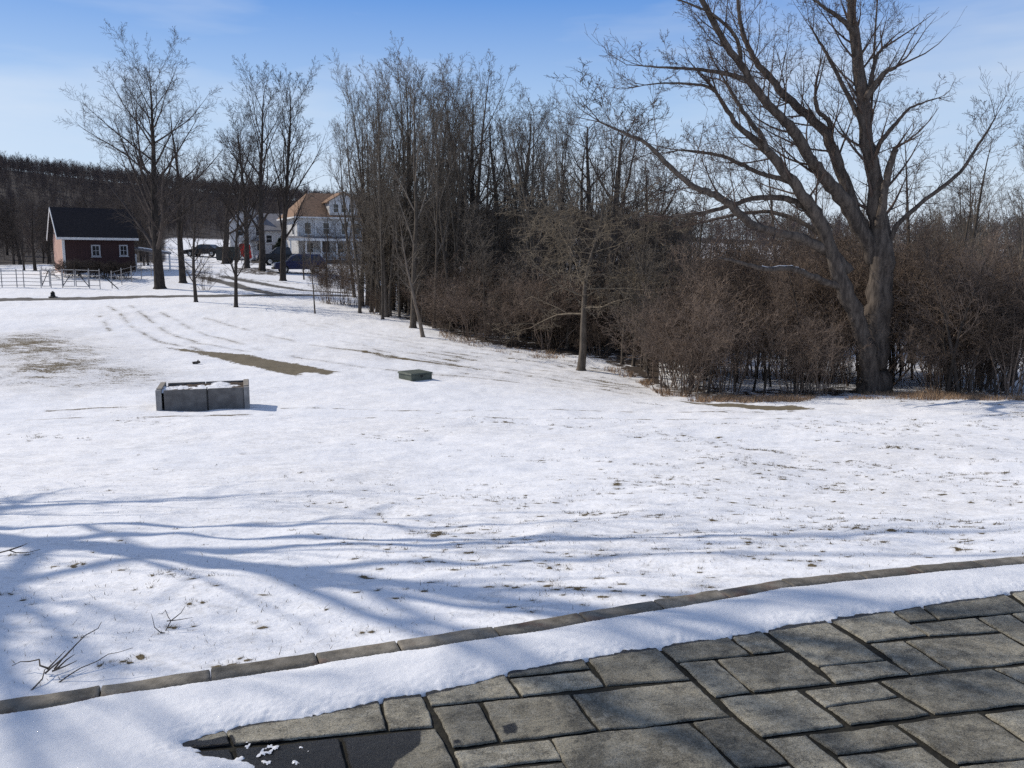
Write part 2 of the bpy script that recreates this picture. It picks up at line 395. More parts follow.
# wood floor
WOOD_EDGE_PX = [(318, 300), (345, 312), (372, 320), (410, 322), (450, 336), (500, 348), (545, 353), (600, 362), (640, 378), (672, 396), (740, 399), (860, 396), (1040, 398), (1300, 400)]
WOOD_EDGE = gp(WOOD_EDGE_PX)
_ex = [p[0] for p in WOOD_EDGE]
def wood_depth(X, Y):     # metres behind the wood's near edge
    az = np.arctan2(X, np.maximum(Y, .01)); ea = [math.atan2(p[0], p[1]) for p in WOOD_EDGE]; er = [math.hypot(*p) for p in WOOD_EDGE]
    return np.where((az > ea[0]) & (az < 1.4), np.hypot(X, Y) - np.interp(az, ea, er), -5)
wd = wood_depth(GX, GY)
azg = np.arctan2(GX, np.maximum(GY, .01)); az_r = math.atan2((660 - 512) / F, 1)
deep = np.where(azg < az_r, 22, 1.0)
wl_ = smooth(-1.1, 1.4, wd + 1.2 * (fbm(GX * .9, GY * .9, 3, 51) - .5)) * smooth(deep + 6, deep - 2, wd)
litter = np.maximum(litter, wl_ * smooth(-.22, -.08, azg) * (.55 + .35 * fbm(GX * .5, GY * .5, 3, 33)))
rr = np.hypot(GX, GY); hillm = smooth(92, 112, rr + 20 * (fbm(GX * .02, GY * .02, 3, 2) - .5)) * smooth(.05, -.12, azg - .1)
gap = smooth(-.385, -.365, azg) * smooth(-.285, -.305, azg) * smooth(165, 145, rr); hillm = hillm * (1 - gap); forest = hillm
litter = np.maximum(litter, smooth(200, 260, rr) * .9); litter = np.maximum(litter, smooth(50, 85, rr + 30 * (fbm(GX * .04, GY * .04, 3, 6) - .5)) * smooth(.03, .12, azg) * .45)
# tufts of grass showing through the thin snow
TUFT = []
def okpx(px, py): return py < 633 - (px - 512) * .138 - 26
for _ in range(270):          # ragged clusters, strung along the old mowing direction
    px = R.uniform(-20, 1060); py = R.uniform(420, 600) if R.random() < .8 else R.uniform(398, 440)
    wgt = .05 + .95 * max(0, min(1, (px - 270) / 420))
    if R.random() > wgt or not okpx(px, py): continue
    g = ground(px, py); sz = R.uniform(.12, .55) * (1 + g.y / 25); a = -.55 + R.gauss(0, .25)
    for k in range(int(R.uniform(4, 26))):
        u, v_ = R.gauss(0, sz), R.gauss(0, sz * .3)
        TUFT.append((g.x + u * math.cos(a) - v_ * math.sin(a), g.y + u * math.sin(a) + v_ * math.cos(a), R.uniform(.007, .024) * (1 + g.y / 18)))
for _ in range(420):
    px = R.uniform(-20, 1050); py = R.uniform(410, 660)
    if R.random() > .25 + .75 * max(0, min(1, (px - 250) / 500)) or not okpx(px, py): continue
    g = ground(px, py); TUFT.append((g.x, g.y, R.uniform(.006, .018) * (1 + g.y / 18)))
for (px, py) in [(165, 574), (172, 571), (158, 577), (215, 578), (150, 588), (185, 578), (188, 609), (366, 632), (172, 632), (178, 627), (235, 663), (130, 660), (142, 664), (110, 662), (228, 668), (10, 557), (22, 558), (555, 565), (562, 569), (500, 547), (880, 545), (960, 540), (1000, 525), (1010, 523), (920, 552), (860, 556)]:
    g = ground(px, py)
    for k in range(4): TUFT.append((g.x + R.gauss(0, .05), g.y + R.gauss(0, .03), R.uniform(.008, .018)))
rl = np.log(rows[8:528]); dth = cols[41] - cols[40]
for (x, y, r) in TUFT:
    rad = math.hypot(x, y); a = math.atan2(x, y)
    i0 = np.searchsorted(rows, rad - 3 * r - .05); i1 = np.searchsorted(rows, rad + 3 * r + .05); j0 = np.searchsorted(cols, a - 3 * (r + .02) / rad); j1 = np.searchsorted(cols, a + 3 * (r + .02) / rad)
    sl_ = (slice(i0, i1 + 1), slice(j0, j1 + 1))
    dd = ((GX[sl_] - x) ** 2 * .22 + (GY[sl_] - y) ** 2) / (r * r)
    bare[sl_] = np.maximum(bare[sl_], .81 * np.exp(-dd))
bare = np.clip(bare, 0, .95)
# shallow wheel ruts pressed into the snow
gme = npmesh('snowy_lawn', np.stack([GX, GY, GZ], -1).reshape(-1, 3), gridfaces(*GX.shape), M['ground'], True,
             dict(bare=bare.ravel(), dirt=dirt.ravel(), road=road.ravel(), litter=litter.ravel(), forest=forest.ravel()))
tag(link('ground', gme), kind='structure')

# blades of grass on the tufts
bv = []; bf = []
def blades(x, y, r, n, h, seedz=None):
    for _ in range(n):
        bx = x + R.gauss(0, r * .9); by = y + R.gauss(0, r * .6); hh = h * R.uniform(.5, 1.3); a = R.uniform(0, 6.28); wv = .0018 + .00035 * y
        z = seedz; lx = R.gauss(0, 1.1) * hh; ly = R.gauss(0, 1.1) * hh; b = len(bv)
        bv.extend([(bx - wv * math.cos(a), by - wv * math.sin(a), z - .02), (bx + wv * math.cos(a), by + wv * math.sin(a), z - .02), (bx + lx, by + ly, z + hh)]); bf.append((b, b + 1, b + 2))
tz = height(np.array([t[0] for t in TUFT]), np.array([t[1] for t in TUFT]))
for (x, y, r), z in zip(TUFT, tz):
    blades(x, y, r, 7 if y < 14 else 4, .009 + .0009 * y, float(z))
for _ in range(1800):        # single straws poking through the snow
    px = R.uniform(-20, 1044); py = R.uniform(470, 690)
    if py > 633 - (px - 512) * .138 - 8: continue
    g = ground(px, py); blades(g.x, g.y, .01, 1, .02, g.z)
tag(link('grass', npmesh('grass', bv, bf, M['grass'], False)), 'short dead grass blades poking through the thin snow', 'grass', kind='stuff')

# straw and dead leaves along the foot of the thicket
bv = []; bf = []
for _ in range(12000):
    t = R.uniform(0, 1); px = 630 + t * 410 if R.random() < .8 else R.uniform(440, 660)
    ex = np.interp(px, [p[0] for p in WOOD_EDGE_PX], [p[1] for p in WOOD_EDGE_PX])
    g = WOOD_G = None
    i = np.searchsorted([p[0] for p in WOOD_EDGE_PX], px); i = min(max(i, 1), len(WOOD_EDGE) - 1)
    u = (px - WOOD_EDGE_PX[i - 1][0]) / (WOOD_EDGE_PX[i][0] - WOOD_EDGE_PX[i - 1][0])
    x = WOOD_EDGE[i - 1][0] * (1 - u) + WOOD_EDGE[i][0] * u; y = WOOD_EDGE[i - 1][1] * (1 - u) + WOOD_EDGE[i][1] * u
    k = 1 + R.uniform(-.05, .012)
    bx, by = x * k, y * k
    cl = float(fbm(np.array([bx * .9]), np.array([by * .9]), 3, 71)[0])
    if cl < .46: continue
    hh = R.uniform(.05, .16) + 1.1 * max(0, cl - .57) * R.random() ; a = R.uniform(0, 6.28); wv = .011; b = len(bv); z = float(height0(np.array([bx]), np.array([by]))[0])
    lx = R.gauss(0, .5) * hh; ly = R.gauss(0, .5) * hh
    bv.extend([(bx - wv * math.cos(a), by - wv * math.sin(a), z - .03), (bx + wv * math.cos(a), by + wv * math.sin(a), z - .03), (bx + lx, by + ly, z + hh)]); bf.append((b, b + 1, b + 2))
tag(link('dead_grass', npmesh('dead_grass', bv, bf, M['straw'], False)), 'reddish straw and dead leaves along the foot of the thicket', 'dead grass', kind='stuff')

# ------------------------------------------------------------------ patio, kerb and the snow strip between
STONES = [
 [(95, 757), (150, 752), (120, 700), (60, 715)], [(150, 753), (232, 745), (222, 715), (140, 720)], [(232, 745), (388, 730), (378, 690), (215, 715)], [(388, 730), (436, 725), (421, 686), (378, 692)],
 [(341, 737), (437, 727), (476, 800), (360, 806)], [(232, 747), (341, 737), (360, 806), (252, 812)], [(120, 758), (232, 747), (252, 812), (130, 820)],
 [(421, 688), (430, 705), (521, 696), (504, 671)], [(508, 677), (592, 669), (606, 685), (521, 696)], [(500, 665), (582, 655), (592, 668), (507, 676)], [(580, 650), (606, 685), (692, 679), (650, 640)],
 [(431, 706), (480, 701), (500, 741), (452, 748)], [(480, 701), (570, 693), (599, 730), (500, 741)], [(570, 693), (693, 680), (733, 716), (599, 730)],
 [(452, 749), (550, 737), (564, 759), (460, 770)], [(460, 771), (564, 760), (585, 796), (474, 802)], [(550, 737), (691, 721), (745, 774), (577, 792)], [(691, 721), (733, 716), (790, 762), (738, 767)],
 [(745, 774), (738, 768), (790, 763), (830, 800), (770, 806)][0:0] or [(740, 769), (790, 763), (832, 800), (772, 806)],
 [(648, 638), (722, 630), (752, 654), (677, 662)], [(722, 630), (757, 626), (787, 650), (752, 654)], [(677, 662), (716, 659), (752, 692), (715, 697)], [(716, 659), (790, 651), (833, 682), (752, 692)],
 [(717, 697), (798, 689), (848, 725), (761, 737)], [(757, 624), (820, 615), (886, 659), (818, 666)], [(818, 666), (886, 659), (912, 674), (834, 683)], [(869, 643), (904, 640), (949, 669), (912, 674)],
 [(820, 614), (887, 606), (928, 635), (867, 642)], [(884, 604), (915, 600), (938, 619), (908, 622)], [(914, 599), (998, 588), (1032, 611), (938, 619)], [(908, 623), (976, 617), (1001, 631), (928, 635)],
 [(977, 617), (1010, 613), (1064, 645), (1030, 648)], [(904, 640), (1002, 632), (1052, 660), (950, 669)], [(802, 689), (878, 680), (900, 696), (826, 706)], [(826, 706), (900, 696), (933, 714), (849, 725)],
 [(879, 680), (992, 667), (1060, 701), (934, 714)], [(992, 667), (1100, 658), (1160, 690), (1056, 699)], [(763, 738), (806, 733), (870, 786), (824, 794)], [(806, 733), (894, 723), (921, 743), (836, 754)],
 [(836, 755), (921, 744), (978, 786), (868, 794)], [(894, 722), (980, 712), (1050, 757), (957, 764)], [(981, 712), (1075, 702), (1140, 742), (1046, 754)], [(958, 765), (1060, 755), (1110, 790), (990, 800)],
 [(999, 586), (1060, 580), (1090, 606), (1034, 611)], [(1011, 613), (1090, 606), (1130, 632), (1064, 645)], [(1032, 649), (1064, 645), (1100, 657), (1054, 661)]]
pv = []; pf = []; ptone = []; pwet = []
WETS = [([(215, 745), (340, 736), (420, 728), (418, 745), (395, 760), (380, 790), (200, 790)], 1.0), ([(180, 745), (232, 735), (236, 746), (190, 752)], .9), ([(500, 725), (516, 722), (518, 733), (504, 736)], .7), ([(452, 740), (461, 739), (462, 744), (453, 745)], .7)]
WETS = [([on_patio(*p) for p in w_], a) for w_, a in WETS]
SNOW_EDGE_PX = [(-2600, 900), (-1500, 860), (-500, 880), (60, 860), (150, 800), (262, 775), (250, 762), (205, 752), (184, 744), (205, 734), (250, 724), (300, 717), (345, 708), (385, 699), (440, 691), (512, 671), (560, 663), (600, 656), (660, 647), (700, 640), (760, 631), (800, 625), (830, 620), (880, 612), (920, 606), (980, 598), (1024, 590), (1150, 575), (1400, 545), (1900, 495)]
SNOW_EDGE = [on_patio(*p) for p in SNOW_EDGE_PX]
def stone(quad, seed, fine=.017):
    q = [np.array(p) for p in quad]; c = sum(q) / 4
    Lx = (np.linalg.norm(q[1] - q[0]) + np.linalg.norm(q[2] - q[3])) / 2; Ly = (np.linalg.norm(q[3] - q[0]) + np.linalg.norm(q[2] - q[1])) / 2
    if Lx < .05 or Ly < .05: return
    sub = Ly < .2 or Lx < .2
    ix = .0075 / Lx; iy = .0075 / Ly; nx = max(5, int(Lx / fine)); ny = max(5, int(Ly / fine))
    e = .007
    def axis(n, i, L): return np.concatenate([[i, i + .3 * e / L, i + e / L], np.linspace(i + e * 2 / L, 1 - i - e * 2 / L, n), [1 - i - e / L, 1 - i - .3 * e / L, 1 - i]])
    U, Vv = np.meshgrid(axis(nx, ix, Lx), axis(ny, iy, Ly), indexing='ij')
    P = (q[0][None, None] * ((1 - U) * (1 - Vv))[..., None] + q[1] * (U * (1 - Vv))[..., None] + q[2] * (U * Vv)[..., None] + q[3] * ((1 - U) * Vv)[..., None])
    X = P[..., 0]; Y = P[..., 1]
    wob = .010
    X = X + (vnoise(X * 9, Y * 9, seed) - .5) * wob + (vnoise(X * 40, Y * 40, seed + 3) - .5) * wob * .5; Y = Y + (vnoise(X * 9, Y * 9, seed + 7) - .5) * wob + (vnoise(X * 40, Y * 40, seed + 5) - .5) * wob * .5
    ed = np.minimum(np.minimum(U - ix, 1 - ix - U) * Lx, np.minimum(Vv - iy, 1 - iy - Vv) * Ly)
    step = np.round(fbm(X * 3 + seed, Y * 5, 3, seed) * 9) / 9
    Z = patio_z(Y) + (fbm(X * 6, Y * 6, 4, seed) - .5) * .006 + (step - .5) * .008 - .004 * (1 - smooth(0, .007, ed)) - .005 * (ed < .001)
    b = len(pv); nr, nc = U.shape
    pv.extend(np.stack([X, Y, Z], -1).reshape(-1, 3)); pf.append(gridfaces(nr, nc) + b)
    ptone.extend(np.full(nr * nc, R.uniform(.72, 1.25)))
    wv = np.zeros(X.shape)
    for poly, a in WETS: wv = np.maximum(wv, a * smooth(-.03, .02, signed(X, Y, poly)))
    d = poly_dist(X, Y, SNOW_EDGE); wv = np.maximum(wv, .75 * smooth(.045, .0, d))
    pwet.extend(wv.ravel())
for k, qd in enumerate(STONES): stone([on_patio(*p) for p in qd], k + 1)
# the rest of the terrace, outside the picture, in the same coursed pattern
ca, sa = math.cos(math.radians(14)), math.sin(math.radians(14))
def in_terrace(x, y): return y < np.interp(x, _kx, _ky) - .09
cell = .025; ox_, oy_ = -9.0, -7.0; OU, OV = np.meshgrid(np.arange(ox_, 10, cell), np.arange(oy_, 8, cell), indexing='ij')
OX, OY = OU * ca - OV * sa, OU * sa + OV * ca; occ = ~in_terrace(OX, OY)
for qd in STONES: occ |= inside(OX, OY, [on_patio(*p) for p in qd])
k = 200; mod = .15; st_ = int(mod / cell + .5)
for iu in range(0, OU.shape[0] - 40, st_):
    for iv in range(0, OU.shape[1] - 40, st_):
        if occ[iu:iu + st_, iv:iv + st_].mean() > .04: continue
        szs = [(6, 4), (4, 3), (3, 3), (4, 2), (2, 3), (3, 2)]; R.shuffle(szs)
        for (a, b) in szs + [(2, 2), (2, 1), (1, 2), (1, 1)]:
            blk = occ[iu:iu + a * st_, iv:iv + b * st_]
            if blk.mean() <= .015: break
        else: continue
        blk[:] = True; u0, v0 = OU[iu, 0], OV[0, iv]; q = [(u0, v0), (u0 + a * mod, v0), (u0 + a * mod, v0 + b * mod), (u0, v0 + b * mod)]
        stone([(x * ca - y * sa, x * sa + y * ca) for x, y in q], k, .05); k += 1
pme = npmesh('patio', np.array(pv), np.concatenate(pf), M['stone'], True, dict(tone=ptone, wet=pwet))
tag(link('patio', pme), kind='structure')
# soil bed seen in the joints
xs = np.linspace(-9, 9.5, 160); bed = []
for x in xs:
    top = kerb_y(x) - .02; bed += [(x, -6, patio_z(-6) - .0125), (x, float(top), patio_z(top) - .0125)]
tag(link('patio_bed', npmesh('patio_bed', bed, [(2 * i, 2 * i + 2, 2 * i + 3, 2 * i + 1) for i in range(len(xs) - 1)], M['joint'], False)), kind='structure')
# kerb of stone blocks
kv = []; kf = []; kt = []
kl = [(float(x), float(kerb_y(x))) for x in np.linspace(-8.5, 9.5, 700)]
cum = np.concatenate([[0], np.cumsum([math.dist(kl[i], kl[i + 1]) for i in range(len(kl) - 1)])])
sx = [p[0] for p in kl]; sy = [p[1] for p in kl]; s0 = 0.1; kk = 0
while s0 < cum[-1] - .6:
    Lb = R.uniform(.36, .50); n = 14; t = np.concatenate([[0, .004], np.linspace(.02, Lb - .02, n), [Lb - .004, Lb]]) + s0
    X = np.interp(t, cum, sx); Y = np.interp(t, cum, sy); X2 = np.interp(t + .02, cum, sx); Y2 = np.interp(t + .02, cum, sy)
    tx = X2 - X; ty = Y2 - Y; ln = np.hypot(tx, ty) + 1e-9; nx, ny = -ty / ln, tx / ln
    wdt = .115; prof = [(-.056, -.12), (-.056, -.007), (-.050, 0), (-.02, .001), (.02, .001), (.046, 0), (.054, -.008), (.056, -.16)]
    b = len(kv); tn = R.uniform(.75, 1.2); dz = R.uniform(-.004, .006)
    for i in range(len(t)):
        end = -.008 if i in (0, len(t) - 1) else 0
        for (o, z) in prof:
            jx = (float(vnoise(t[i] * 14, o * 30 + kk)) - .5) * .008
            kv.append((X[i] + nx[i] * (o * (1 + end * 4) + jx), Y[i] + ny[i] * (o * (1 + end * 4) + jx), patio_z(Y[i]) + .024 + dz * .6 + z + end + jx * .5)); kt.append(tn)
    kf.append(gridfaces(len(t), len(prof)) + b); s0 += Lb + .004; kk += 1
tag(link('kerb', npmesh('kerb', kv, np.concatenate(kf), M['kerb'], False, dict(tone=kt))), kind='structure')
# strip of snow left on the stones: a height field that dips under the paving at its ragged edge
def snow_patch(x0, x1, y0, y1, st):
    xs = np.arange(x0, x1, st); ys = np.arange(y0, y1, st); X, Y = np.meshgrid(xs, ys, indexing='ij')
    poly = SNOW_EDGE + []
    ins = inside(X, Y, SNOW_EDGE + [(x1 + 9, 30), (x0 - 9, 30)])
    d = poly_dist(X, Y, SNOW_EDGE); sd = np.where(ins, d, -d)
    sd = sd + (fbm(X * 7, Y * 7, 3, 3) - .5) * .05 + (fbm(X * 42, Y * 42, 5, 8) - .5) * .028 - .002
    dk = (kerb_y(X) - .075) - Y + (fbm(X * 4, Y * 2, 2, 12) - .5) * .03
    top = .026 * (1 - np.exp(-np.maximum(sd, 0) / .05)) + .014 * smooth(0, .3, sd)
    top = top * (.42 + .58 * smooth(-.02, .16, dk)) + .012 * smooth(.2, 0, dk)
    lump = (fbm(X * 5, Y * 5, 4, 15) - .5) * .014 + (fbm(X * 70, Y * 70, 4, 19) - .5) * .006 * smooth(.16, .0, sd) + (vnoise(X * 120, Y * 120, 6) - .5) * .0012
    Z = patio_z(Y) + np.where(sd > 0, top + lump * smooth(0, .05, sd), sd * 1.2)
    Z = np.where(dk < .02, np.minimum(Z, patio_z(Y) + .013 + .4 * np.maximum(dk, -.03)), Z)
    # slush left in the wet corner
    sl2 = (fbm(X * 30, Y * 30, 4, 44) - .60) * .06; cx, cy = on_patio(262, 757)
    near = smooth(.26, .05, np.hypot((X - cx) * .8, Y - cy)); Z = np.maximum(Z, np.where((near > 0) & (sl2 * near > .004), patio_z(Y) + sl2 * near - .004, -9))
    keep = (Z > patio_z(Y) - .030) & (dk > -.05)
    f = gridfaces(*X.shape); kvv = keep.ravel(); f = f[kvv[f].all(1)]
    used = np.unique(f); remap = np.full(X.size, -1); remap[used] = np.arange(len(used))
    return np.stack([X, Y, Z], -1).reshape(-1, 3)[used], remap[f]
v, f = snow_patch(-7.5, 7.5, 1.5, 6.0, .0068)
tag(link('snow', npmesh('snow', v, f, M['snow'])), 'thick strip of crusted white snow lying between kerb and flagstones', 'snow', kind='stuff')

# ------------------------------------------------------------------ bare trees: branches as tapered tubes
def tubes(branches, k):
    """branches: list of (points, radii) -> V, F (quads)"""
    by = {}
    for P, r in branches: by.setdefault(len(P), []).append((P, r))
    Vs = []; Fs = []; base = 0
    for n, lst in by.items():
        P = np.array([[tuple(p) for p in b[0]] for b in lst], float); r = np.array([b[1] for b in lst], float)
        T = np.gradient(P, axis=1); T /= np.linalg.norm(T, axis=2, keepdims=True) + 1e-9
        mean = P[:, -1] - P[:, 0]; ref = np.zeros_like(mean); ref[np.arange(len(mean)), np.abs(mean).argmin(1)] = 1
        U = np.cross(T, ref[:, None, :]); U /= np.linalg.norm(U, axis=2, keepdims=True) + 1e-9; W = np.cross(T, U)
        a = np.arange(k) * 2 * math.pi / k
        ring = P[:, :, None, :] + r[:, :, None, None] * (U[:, :, None, :] * np.cos(a)[None, None, :, None] + W[:, :, None, :] * np.sin(a)[None, None, :, None])
        B = len(lst); Vs.append(ring.reshape(-1, 3))
        idx = base + np.arange(B * n * k).reshape(B, n, k); nx = np.roll(idx, -1, axis=2)
        f = np.stack([idx[:, :-1], nx[:, :-1], nx[:, 1:], idx[:, 1:]], -1).reshape(-1, 4); Fs.append(f); base += B * n * k
    return np.concatenate(Vs), np.concatenate(Fs)
def tubemesh(name, groups, mat):
    V = []; Fc = []; b = 0
    for br, k in groups:
        if not br: continue
        v, f = tubes(br, k); V.append(v); Fc.append(f + b); b += len(v)
    return npmesh(name, np.concatenate(V), np.concatenate(Fc), mat, True)

UP = Vector((0, 0, 1))
def rv(s): return Vector((R.gauss(0, s), R.gauss(0, s), R.gauss(0, s)))
def spawn(out, P, rad, lvl, S, L):
    """children of a branch given by its points and radii"""
    nl = lvl + 1
    if nl >= len(S['n']): return
    n = S['n'][nl]; n = max(1, int(round(n * (R.uniform(.7, 1.3)))))
    t0 = S['t0'][nl]; az = R.uniform(0, 6.28)
    for k in range(n):
        t = t0 + (S.get('t1', 1.0) - t0) * (k + R.random()) / n; q = t * (len(P) - 1); i = min(int(q), len(P) - 2); u = q - i
        p = P[i].lerp(P[i + 1], u); d = (P[i + 1] - P[i]).normalized(); r = rad[i] * (1 - u) + rad[i + 1] * u
        az += 2.4 + R.gauss(0, .5); a = math.radians(S['ang'][nl] * R.uniform(.65, 1.3))
        o = d.orthogonal().normalized(); o = Matrix.Rotation(az, 3, d) @ o
        cd = d * math.cos(a) + o * math.sin(a)
        cl = L * S['len'][nl] * (1 - S['shape'][nl] * t) * R.uniform(.65, 1.25)
        grow(out, p, cd, cl, max(S['rmin'], min(r * S['rr'][nl], r * .9)), nl, S)
def grow(out, p, d, L, r, lvl, S):
    n = S['seg'][lvl]; P = [p.copy()]; rad = [r]; s = L / n; d = d.normalized()
    for i in range(n):
        d = (d + rv(S['wob'][lvl]) + UP * S['up'][lvl]).normalized(); p = p + d * s; P.append(p); rad.append(max(S['rmin'] * .8, r * (1 - S['taper'][lvl] * (i + 1) / n)))
    while len(out) <= lvl: out.append([])
    out[lvl].append((P, rad)); spawn(out, P, rad, lvl, S, L)
def sides(l): return (9, 6, 4, 3, 3, 3)[min(l, 5)]
def tree_meshes(out, bark, twig, flare=True):
    tr = out[0]
    if flare:
        t2 = []
        for P, rad in tr:
            P = [P[0] - UP * .3] + P[:1] + [P[0].lerp(P[1], .12)] + P[1:]; rad = [rad[0] * 1.6, rad[0] * 1.35, rad[0] * 1.05] + rad[1:]; t2.append((P, rad))
        tr = t2
    a = tubemesh('trunk', [(tr, 10)], bark)
    b = tubemesh('crown', [(out[l], sides(l)) for l in range(1, len(out))], twig)
    return a, b
#            trunk limbs branches twigs fine
S_WOOD = dict(n=[1, 11, 7, 6, 4], seg=[12, 7, 4, 3, 2], wob=[.03, .06, .06, .07, .08], up=[.03, .06, .06, .05, .03], ang=[0, 27, 34, 38, 42], t0=[0, .30, .18, .15, .15], t1=.95,
              len=[0, .50, .34, .42, .5], shape=[0, .60, .3, .3, .2], taper=[.93, .9, .85, .8, .6], rr=[0, .5, .5, .55, .6], rmin=.0075)
S_OAK = dict(n=[1, 15, 8, 6, 4], seg=[10, 8, 5, 3, 2], wob=[.05, .10, .13, .15, .15], up=[.02, .05, .06, .05, .03], ang=[0, 52, 45, 45, 45], t0=[0, .22, .2, .15, .1],
             len=[0, .52, .42, .40, .5], shape=[0, .62, .35, .3, .2], taper=[.9, .9, .85, .8, .6], rr=[0, .5, .5, .55, .6], rmin=.008)
S_YOUNG = dict(n=[1, 18, 5, 4], seg=[10, 5, 3, 2], wob=[.03, .08, .12, .15], up=[.03, .09, .06, .04], ang=[0, 45, 42, 45], t0=[0, .3, .2, .1],
               len=[0, .30, .42, .45], shape=[0, .6, .3, .2], taper=[.93, .85, .8, .6], rr=[0, .4, .5, .6], rmin=.007)
S_SHRUB = dict(n=[1, 9, 7, 4], seg=[6, 4, 3, 2], wob=[.10, .16, .2, .2], up=[.02, .05, .04, .02], ang=[0, 42, 45, 48], t0=[0, .38, .15, .1],
               len=[0, .40, .45, .5], shape=[0, .35, .3, .2], taper=[.8, .8, .7, .5], rr=[0, .5, .55, .6], rmin=.0055)
S_THORN = dict(n=[1, 24, 9, 6, 3], seg=[8, 7, 4, 3, 2], wob=[.06, .13, .2, .22, .2], up=[.03, -.02, .01, .02, 0], ang=[0, 72, 50, 50, 50], t0=[0, .34, .15, .1, .1],
               len=[0, .58, .36, .40, .5], shape=[0, .25, .3, .3, .2], taper=[.92, .9, .85, .8, .6], rr=[0, .42, .5, .55, .6], rmin=.008)
def proto(S, h, r, bark, twig, lean=0):
    out = []; grow(out, Vector((0, 0, 0)), Vector((R.gauss(0, .02) + lean, R.gauss(0, .02), 1)), h, r, 0, S); return tree_meshes(out, bark, twig)
def shrub_mesh(h, nst, S, mat, spread=.5, base=.35):
    out = []
    for k in range(nst):
        a = R.uniform(0, 6.28); rr_ = base * math.sqrt(R.random()); sp = abs(R.gauss(0, spread))
        grow(out, Vector((rr_ * math.cos(a), rr_ * math.sin(a), -.12)), Vector((math.cos(a) * sp, math.sin(a) * sp, 1)), h * R.uniform(.6, 1.1), R.uniform(.012, .026), 0, S)
    return (tubemesh('stems', [(out[0], 5)], mat), tubemesh('twigs', [(out[l], 3) for l in range(1, len(out))], mat))
def zmax(ms): return max(max(v.co.z for v in m.vertices) for m in ms)
class Kind:
    def __init__(s, name, ms, parts=('trunk', 'crown')): s.name = name; s.ms = ms; s.h = zmax(ms); s.parts = parts
    def put(s, loc, h, rz=None, label=None, cat='tree', group=None, sxy=1.0, thick=1.0):
        k = h / s.h; o = empty(s.name, loc, R.uniform(0, 6.28) if rz is None else rz); o.scale = (k * sxy, k * sxy, k)
        tag(o, label, cat, group)
        for nm, m in zip(s.parts, s.ms): link(nm, m, o)
        return o
WOODS = [Kind('woodland_tree', proto(S_WOOD, 15, .17 + .03 * (i % 3), M['bark'], M['twig'])) for i in range(6)]
FIELD = [Kind('field_tree', proto(S_OAK, 16, .42, M['bark_dark'], M['twig_dark'])) for i in range(2)]
YOUNG = [Kind('young_tree', proto(S_YOUNG, 9, .11, M['bark'], M['twig'])) for i in range(3)]
BRUSH = [Kind('shrub', shrub_mesh(3.6, 15, S_SHRUB, M['brush'], .32, .6), ('stems', 'twigs')) for i in range(4)]
DARKB = [Kind('shrub', shrub_mesh(2.6, 14, S_SHRUB, M['brush_dark'], .7, .5), ('stems', 'twigs')) for i in range(3)]

def px_height(px, base, top, g): return (base - top) / F * g.y * 1.0

S_LOW = dict(S_YOUNG); S_LOW['t0'] = [0, .12, .15, .1]; S_LOW['n'] = [1, 26, 7, 5]; S_LOW['len'] = [0, .36, .42, .5]
TALLD = [Kind('tall_tree', proto(dict(S_WOOD, n=[1, 20, 9, 6, 4], t0=[0, .2, .2, .15, .1], ang=[0, 32, 36, 38, 42], rmin=.0085), 16, .26, M['bark_dark'], M['twig_dark'])) for i in range(3)]
LOWB = [Kind('young_tree', proto(S_LOW, 8, .10, M['bark_dark'], M['twig_dark'])) for i in range(2)]
UNDER = [Kind('understory_tree', proto(dict(S_LOW, rmin=.008), 7, .07, M['bark'], M['twig'])) for i in range(3)]
# --- named trees, each from its own place
def standing(kind, px, base, top, label, sxy=1.0, rz=None, cat='tree', group=None):
    g = ground(px, base); return kind.put(g, (base - top) * g.y / F, rz, label, cat, group, sxy)

S_MAPLE = dict(S_OAK); S_MAPLE['rmin'] = .0085; S_MAPLE['wob'] = [.022, .07, .08, .09, .10]; S_MAPLE['n'] = [1, 26, 11, 7, 5]; S_MAPLE['ang'] = [0, 47, 40, 42, 45]; S_MAPLE['up'] = [.02, .05, .06, .05, .03]; S_MAPLE['t0'] = [0, .16, .2, .12, .1]; S_MAPLE['len'] = [0, .66, .38, .38, .5]; S_MAPLE['shape'] = [0, .62, .35, .3, .2]
MAPLE = Kind('field_tree', proto(S_MAPLE, 17, .46, M['bark_dark'], M['twig_dark']))
standing(MAPLE, 160, 289, 41, 'big spreading bare tree with thick trunk beside the red shed', 1.0, 1.0)
standing(FIELD[0], 183, 283, 92, 'bare tree with twisted crown just right of the big spreading tree', .8, 2.2)
standing(LOWB[0], 196, 302, 150, 'small leaning bare tree standing on the near edge of the lane', 1.1, .4)
standing(LOWB[1], 236, 307, 130, 'slender bare tree in front of the red yard sign', 1.0, 2.4)
for i, (px, py) in enumerate(((327, 287), (343, 289), (304, 280))): LOWB[i % 2].put(ground(px, py), 7.0 - i, None, 'twiggy bare young tree screening the front of the porch house', 'tree', 'young trees screening the porch house', 1.2)
standing(YOUNG[2], 315, 314, 190, 'thin straight sapling in front of the house porch', .55, 1.4)
standing(TALLD[0], 262, 271, 66, 'tall bare tree between the white gabled house and the porch house', 1.15, .2)
standing(TALLD[1], 283, 281, 64, 'tall bare tree with dark trunk in front of the blue car', 1.0, 2.)
standing(TALLD[2], 247, 268, 105, 'bare tree in front of the snow roofed white house', 1.2, 1.)
standing(FIELD[1], 225, 264, 140, 'bare tree behind the dark trailer left of the white houses', 1.1, 3.)

